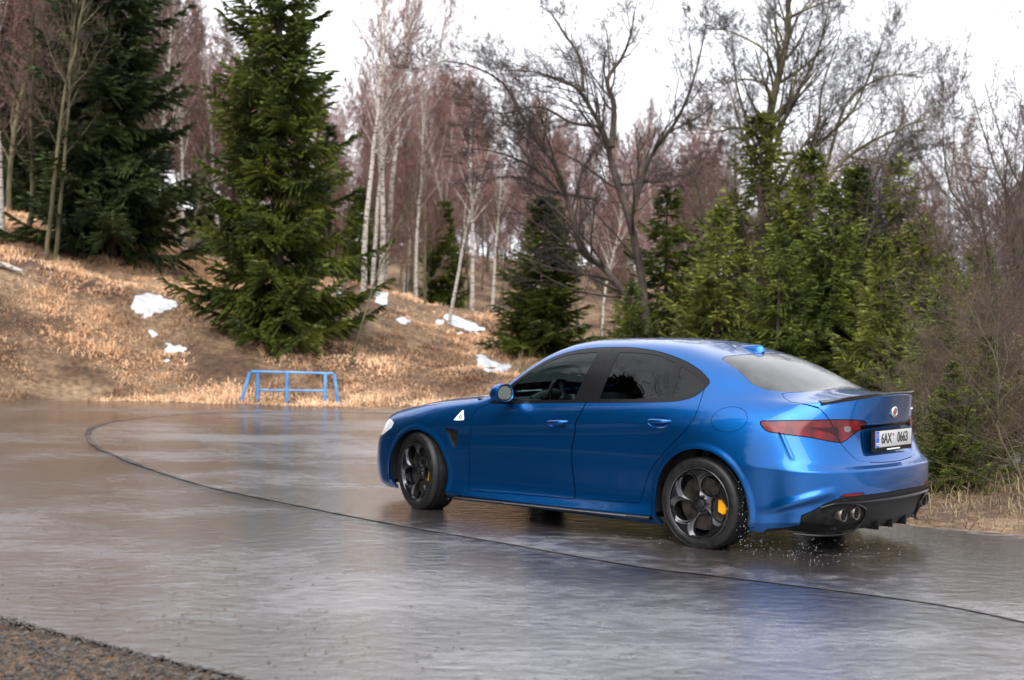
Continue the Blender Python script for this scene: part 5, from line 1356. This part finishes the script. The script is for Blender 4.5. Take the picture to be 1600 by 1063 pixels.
        bmesh.ops.recalc_face_normals(bm, faces=bm.faces[:])
        if sum(f.normal.z for f in bm.faces) < 0: bmesh.ops.reverse_faces(bm, faces=bm.faces[:])
        me = bpy.data.meshes.new(nm); bm.to_mesh(me); bm.free(); me.materials.append(SNOW)
        for p in me.polygons: p.use_smooth = True
        o = bpy.data.objects.new(nm, me); COL.objects.link(o)
        tag(o, label, 'snow patch', 'snow patches on the bank')
    snow([(205, 482), (215, 463), (250, 464), (277, 478), (262, 488), (240, 492), (230, 500), (218, 494)], 29, 'broad ragged snow patch, highest of those on the left bank')
    snow([(226, 518), (238, 516), (250, 521), (240, 527), (228, 525)], 28.5, 'small oval snow patch just below the broad one')
    snow([(252, 545), (262, 532), (276, 540), (296, 546), (276, 556), (262, 553)], 28, 'snow patch low on the left bank with a pointed right end')
    snow([(252, 566), (262, 562), (274, 567), (262, 570)], 27.5, 'smallest and lowest snow patch on the left bank')
    snow([(690, 497), (700, 495), (730, 508), (758, 514), (762, 519), (745, 525), (735, 518), (712, 512)], 31, 'long thin snow streak running down the slope behind the car bonnet')
    snow([(742, 556), (755, 556), (775, 566), (800, 573), (792, 581), (760, 581), (750, 572)], 28, 'bright snow patch just above the bonnet and left of the windscreen')
    snow([(616, 499), (630, 497), (642, 503), (630, 507)], 31, 'small snow patch left of the long streak')
    snow([(676, 502), (690, 500), (692, 508), (680, 508)], 31, 'tiny snow patch touching the upper end of the long streak')
    snow([(579, 452), (590, 451), (606, 458), (592, 459)], 34, 'thin snow sliver at the top of the slope right of the big spruce')
    snow([(714, 518), (726, 518), (727, 524), (716, 524)], 31, 'tiny snow patch below the long streak')
    snow([(516, 455), (528, 454), (534, 459), (520, 460)], 34, 'snow sliver at the right edge of the big spruce')
    # --- fallen log on the left bank
    m = MB(); A0 = on_land(-20, 30.6, -.10); A1 = on_land(34, 29.8, -.12); m.tube([A0, A0.lerp(A1, .5)+Vector((0, 0, .03)), A1], [.06, .05, .035], 8)
    tag(m.build('fallen_log', BIRCH), 'pale fallen log lying on the left bank at the edge of the photograph', 'log')
    # --- dry grass
    GR1 = noise_color(mat('dry_grass', (.5, .3, .14), .9), (.24, .130, .072), (.90, .60, .37), .5, detail=9, p0=.34, p1=.57)
    GR2 = noise_color(mat('verge_grass', (.4, .28, .14), .9), (.10, .075, .04), (.30, .235, .13), 2.5, detail=4)
    def blades(name, m_, pts, hgt, wid, label, lay=.6, seed=1):
        rg = np.random.default_rng(seed); ab = np.array(pts); n = len(ab); z = height(ab, True)
        base = np.array([CAM.x, CAM.y, 0])+ab[:, :1]*np.array(FH)+ab[:, 1:]*np.array(RH); base[:, 2] = z-.02
        an = rg.uniform(0, 6.28, n); cl = np.array([noise.noise(Vector((p[0]*2.2, p[1]*2.2, 5.0)))+.6*noise.noise(Vector((p[0]*.7, p[1]*.7, 2.0))) for p in ab])
        h_ = (hgt*rg.uniform(.4, 1.2, n)*np.clip(.9+1.0*cl, .35, 1.9))[:, None]; w_ = wid*rg.uniform(.6, 1.4, n)[:, None]
        d_ = np.c_[np.cos(an), np.sin(an), np.zeros(n)]; s_ = np.c_[-d_[:, 1], d_[:, 0], np.zeros(n)]; l1 = (rg.uniform(.2, 1, n)*lay)[:, None]; zz = np.array([0, 0, 1.0])
        t1 = base+d_*h_*l1*.45+zz*h_*(.62-.25*l1); t2 = base+d_*h_*l1*1.15+zz*h_*(.95-.72*l1)
        V = np.stack([base-s_*w_, base+s_*w_, t1+s_*w_*.7, t1-s_*w_*.7, t1-s_*w_*.7, t1+s_*w_*.7, t2+s_*w_*.15, t2-s_*w_*.15], axis=1).reshape(-1, 3)
        o = bpy.data.objects.new(name, np_mesh(name, V, np.arange(len(V)).reshape(-1, 4), m_)); COL.objects.link(o); tag(o, label, 'grass', kind='stuff')
    r2 = random.Random(77); pts = []
    while len(pts) < 105000:
        a = r2.uniform(25, 39); b = r2.uniform(-.36, .02)*a
        if noise.noise(Vector((a*.45, b*.45, 1.0))) < -.22+.25*r2.random()-.15: continue
        pts.append((a, b))
    P2_ = np.array(pts); ok = sdpoly(P2_, ROAD) > .12
    for q in SNOWED: ok &= sdpoly(P2_, q) > .02
    pts = [p for p, k in zip(pts, ok) if k]
    blades('dry_grass', GR1, pts, .15, .0085, 'matted straw coloured grass covering the bank', lay=1.35)
    pts = []
    while len(pts) < 16000:
        a = r2.uniform(10.8, 20); b = r2.uniform(.10, .42)*a
        pts.append((a, b))
    P2_ = np.array(pts); dd = sdpoly(P2_, ROAD); pts = [p for p, k in zip(pts, dd) if k > .05+.25*r2.random()]
    blades('verge_grass', GR2, pts, .22, .004, 'long dry brown grass on the verge right of the car', lay=1.1, seed=3)
    # low brown litter on the inner verge
    pts = []
    while len(pts) < 9000:
        a = r2.uniform(20, 34); b = r2.uniform(.0, .40)*a; pts.append((a, b))
    P2_ = np.array(pts); dd = sdpoly(P2_, ROAD); pts = [p for p, k in zip(pts, dd) if k > .1]
    blades('undergrowth', GR2, pts, .45, .010, 'brown undergrowth at the foot of the spruces', lay=.9, seed=4)
    # --- gravel in the near left corner
    GRV = noise_color(mat('gravel_stone', (.22, .2, .18), .55), (.008, .006, .005), (.075, .060, .048), 18.0, rough=(.35, .8))
    V = []; F = []
    bm = bmesh.new(); bmesh.ops.create_icosphere(bm, subdivisions=1, radius=1); iv = [v.co.copy() for v in bm.verts]; fi = [[v.index for v in f.verts] for f in bm.faces]; bm.free()
    cand = np.array([(q, w) for q, w in ((r2.uniform(5.2, 10.0), r2.uniform(-.42, -.02)) for _ in range(60000))]); cand[:, 1] *= cand[:, 0]
    dd = sdpoly(cand, ROAD); cand = cand[(dd > -.02) & (dd < 3.0)][:15000]
    for k, (a, b) in enumerate(cand):
        s_ = r2.uniform(.003, .010)*(1 if r2.random() < .90 else 2.2); o_ = len(V); p = W_(a, b, .010+s_*.25)
        q = Matrix.Rotation(r2.uniform(0, 6.28), 3, 'Z')
        V += [p+q @ Vector((v.x*s_*1.2, v.y*s_*.9, v.z*s_*.6))*(1+.22*noise.noise(v*2+Vector((k, 0, 0)))) for v in iv]; F += [[i+o_ for i in f] for f in fi]
    tag(mesh_obj('gravel', V, F, GRV, smooth=False), 'loose wet gravel beside the near edge of the road', 'gravel', kind='stuff')
    # fallen leaves and bark crumbs along the near edge
    LEAF = noise_color(mat('fallen_leaves', (.12, .07, .04), .7), (.03, .02, .014), (.11, .075, .05), 9)
    V = []; F = []
    for k in range(900):
        t = r2.random(); i = int(t*(len(ROAD_OUT)-60)); a, b = ROAD_OUT[max(8, min(i, 60))]; a += r2.uniform(-.1, .9); b += r2.uniform(-.2, .9)
        if r2.random() < .25: a += r2.uniform(0, 2)
        s_ = r2.uniform(.008, .02); an = r2.uniform(0, 6.28); p = W_(a, b, .018); d_ = Vector((math.cos(an), math.sin(an), 0))*s_; e_ = Vector((-d_.y, d_.x, 0))*.6
        o_ = len(V); V += [p-d_, p+e_+Vector((0, 0, .004)), p+d_+Vector((0, 0, .003)), p-e_]; F.append([o_, o_+1, o_+2, o_+3])
    tag(mesh_obj('leaf_litter', V, F, LEAF, smooth=False), 'small dark leaves scattered along the near edge of the road', 'leaves', kind='stuff')
    # --- water thrown up by the tyres
    WAT = mat('water_drops', (.75, .78, .82), .05, spec=.8); WAT.node_tree.nodes['Principled BSDF'].inputs['Transmission Weight'].default_value = .6
    V = []; F = []
    bm = bmesh.new(); bmesh.ops.create_icosphere(bm, subdivisions=1, radius=1); iv = [v.co.copy() for v in bm.verts]; fi = [[v.index for v in f.verts] for f in bm.faces]; bm.free()
    def drops(c, sp, n):
        for k in range(n):
            p = Vector((c[0]+r2.gauss(0, sp[0]), c[1]+r2.gauss(0, sp[1]), abs(c[2]+r2.gauss(0, sp[2]))+.01)); s_ = r2.uniform(.0008, .0030); o_ = len(V)
            for v in iv: V.append(p+Vector((v.x*s_, v.y*s_, v.z*s_*r2.choice((1, 1.6)))))
            F.extend([[i+o_ for i in f] for f in fi])
    drops((-.36, .86, .12), (.04, .05, .14), 40); drops((-.60, .75, .03), (.24, .12, .06), 130); drops((-.8, .3, .05), (.35, .4, .06), 120); drops((.38, .92, .02), (.10, .06, .01), 10)
    drops((2.40, .86, .04), (.04, .05, .06), 25); drops((-.37, .88, .33), (.02, .03, .10), 30)
    tag(mesh_obj('water_spray', V, F, WAT), 'fine water drops thrown up behind the tyres', 'water', kind='stuff')
car, _sh = build_car()
build_place()
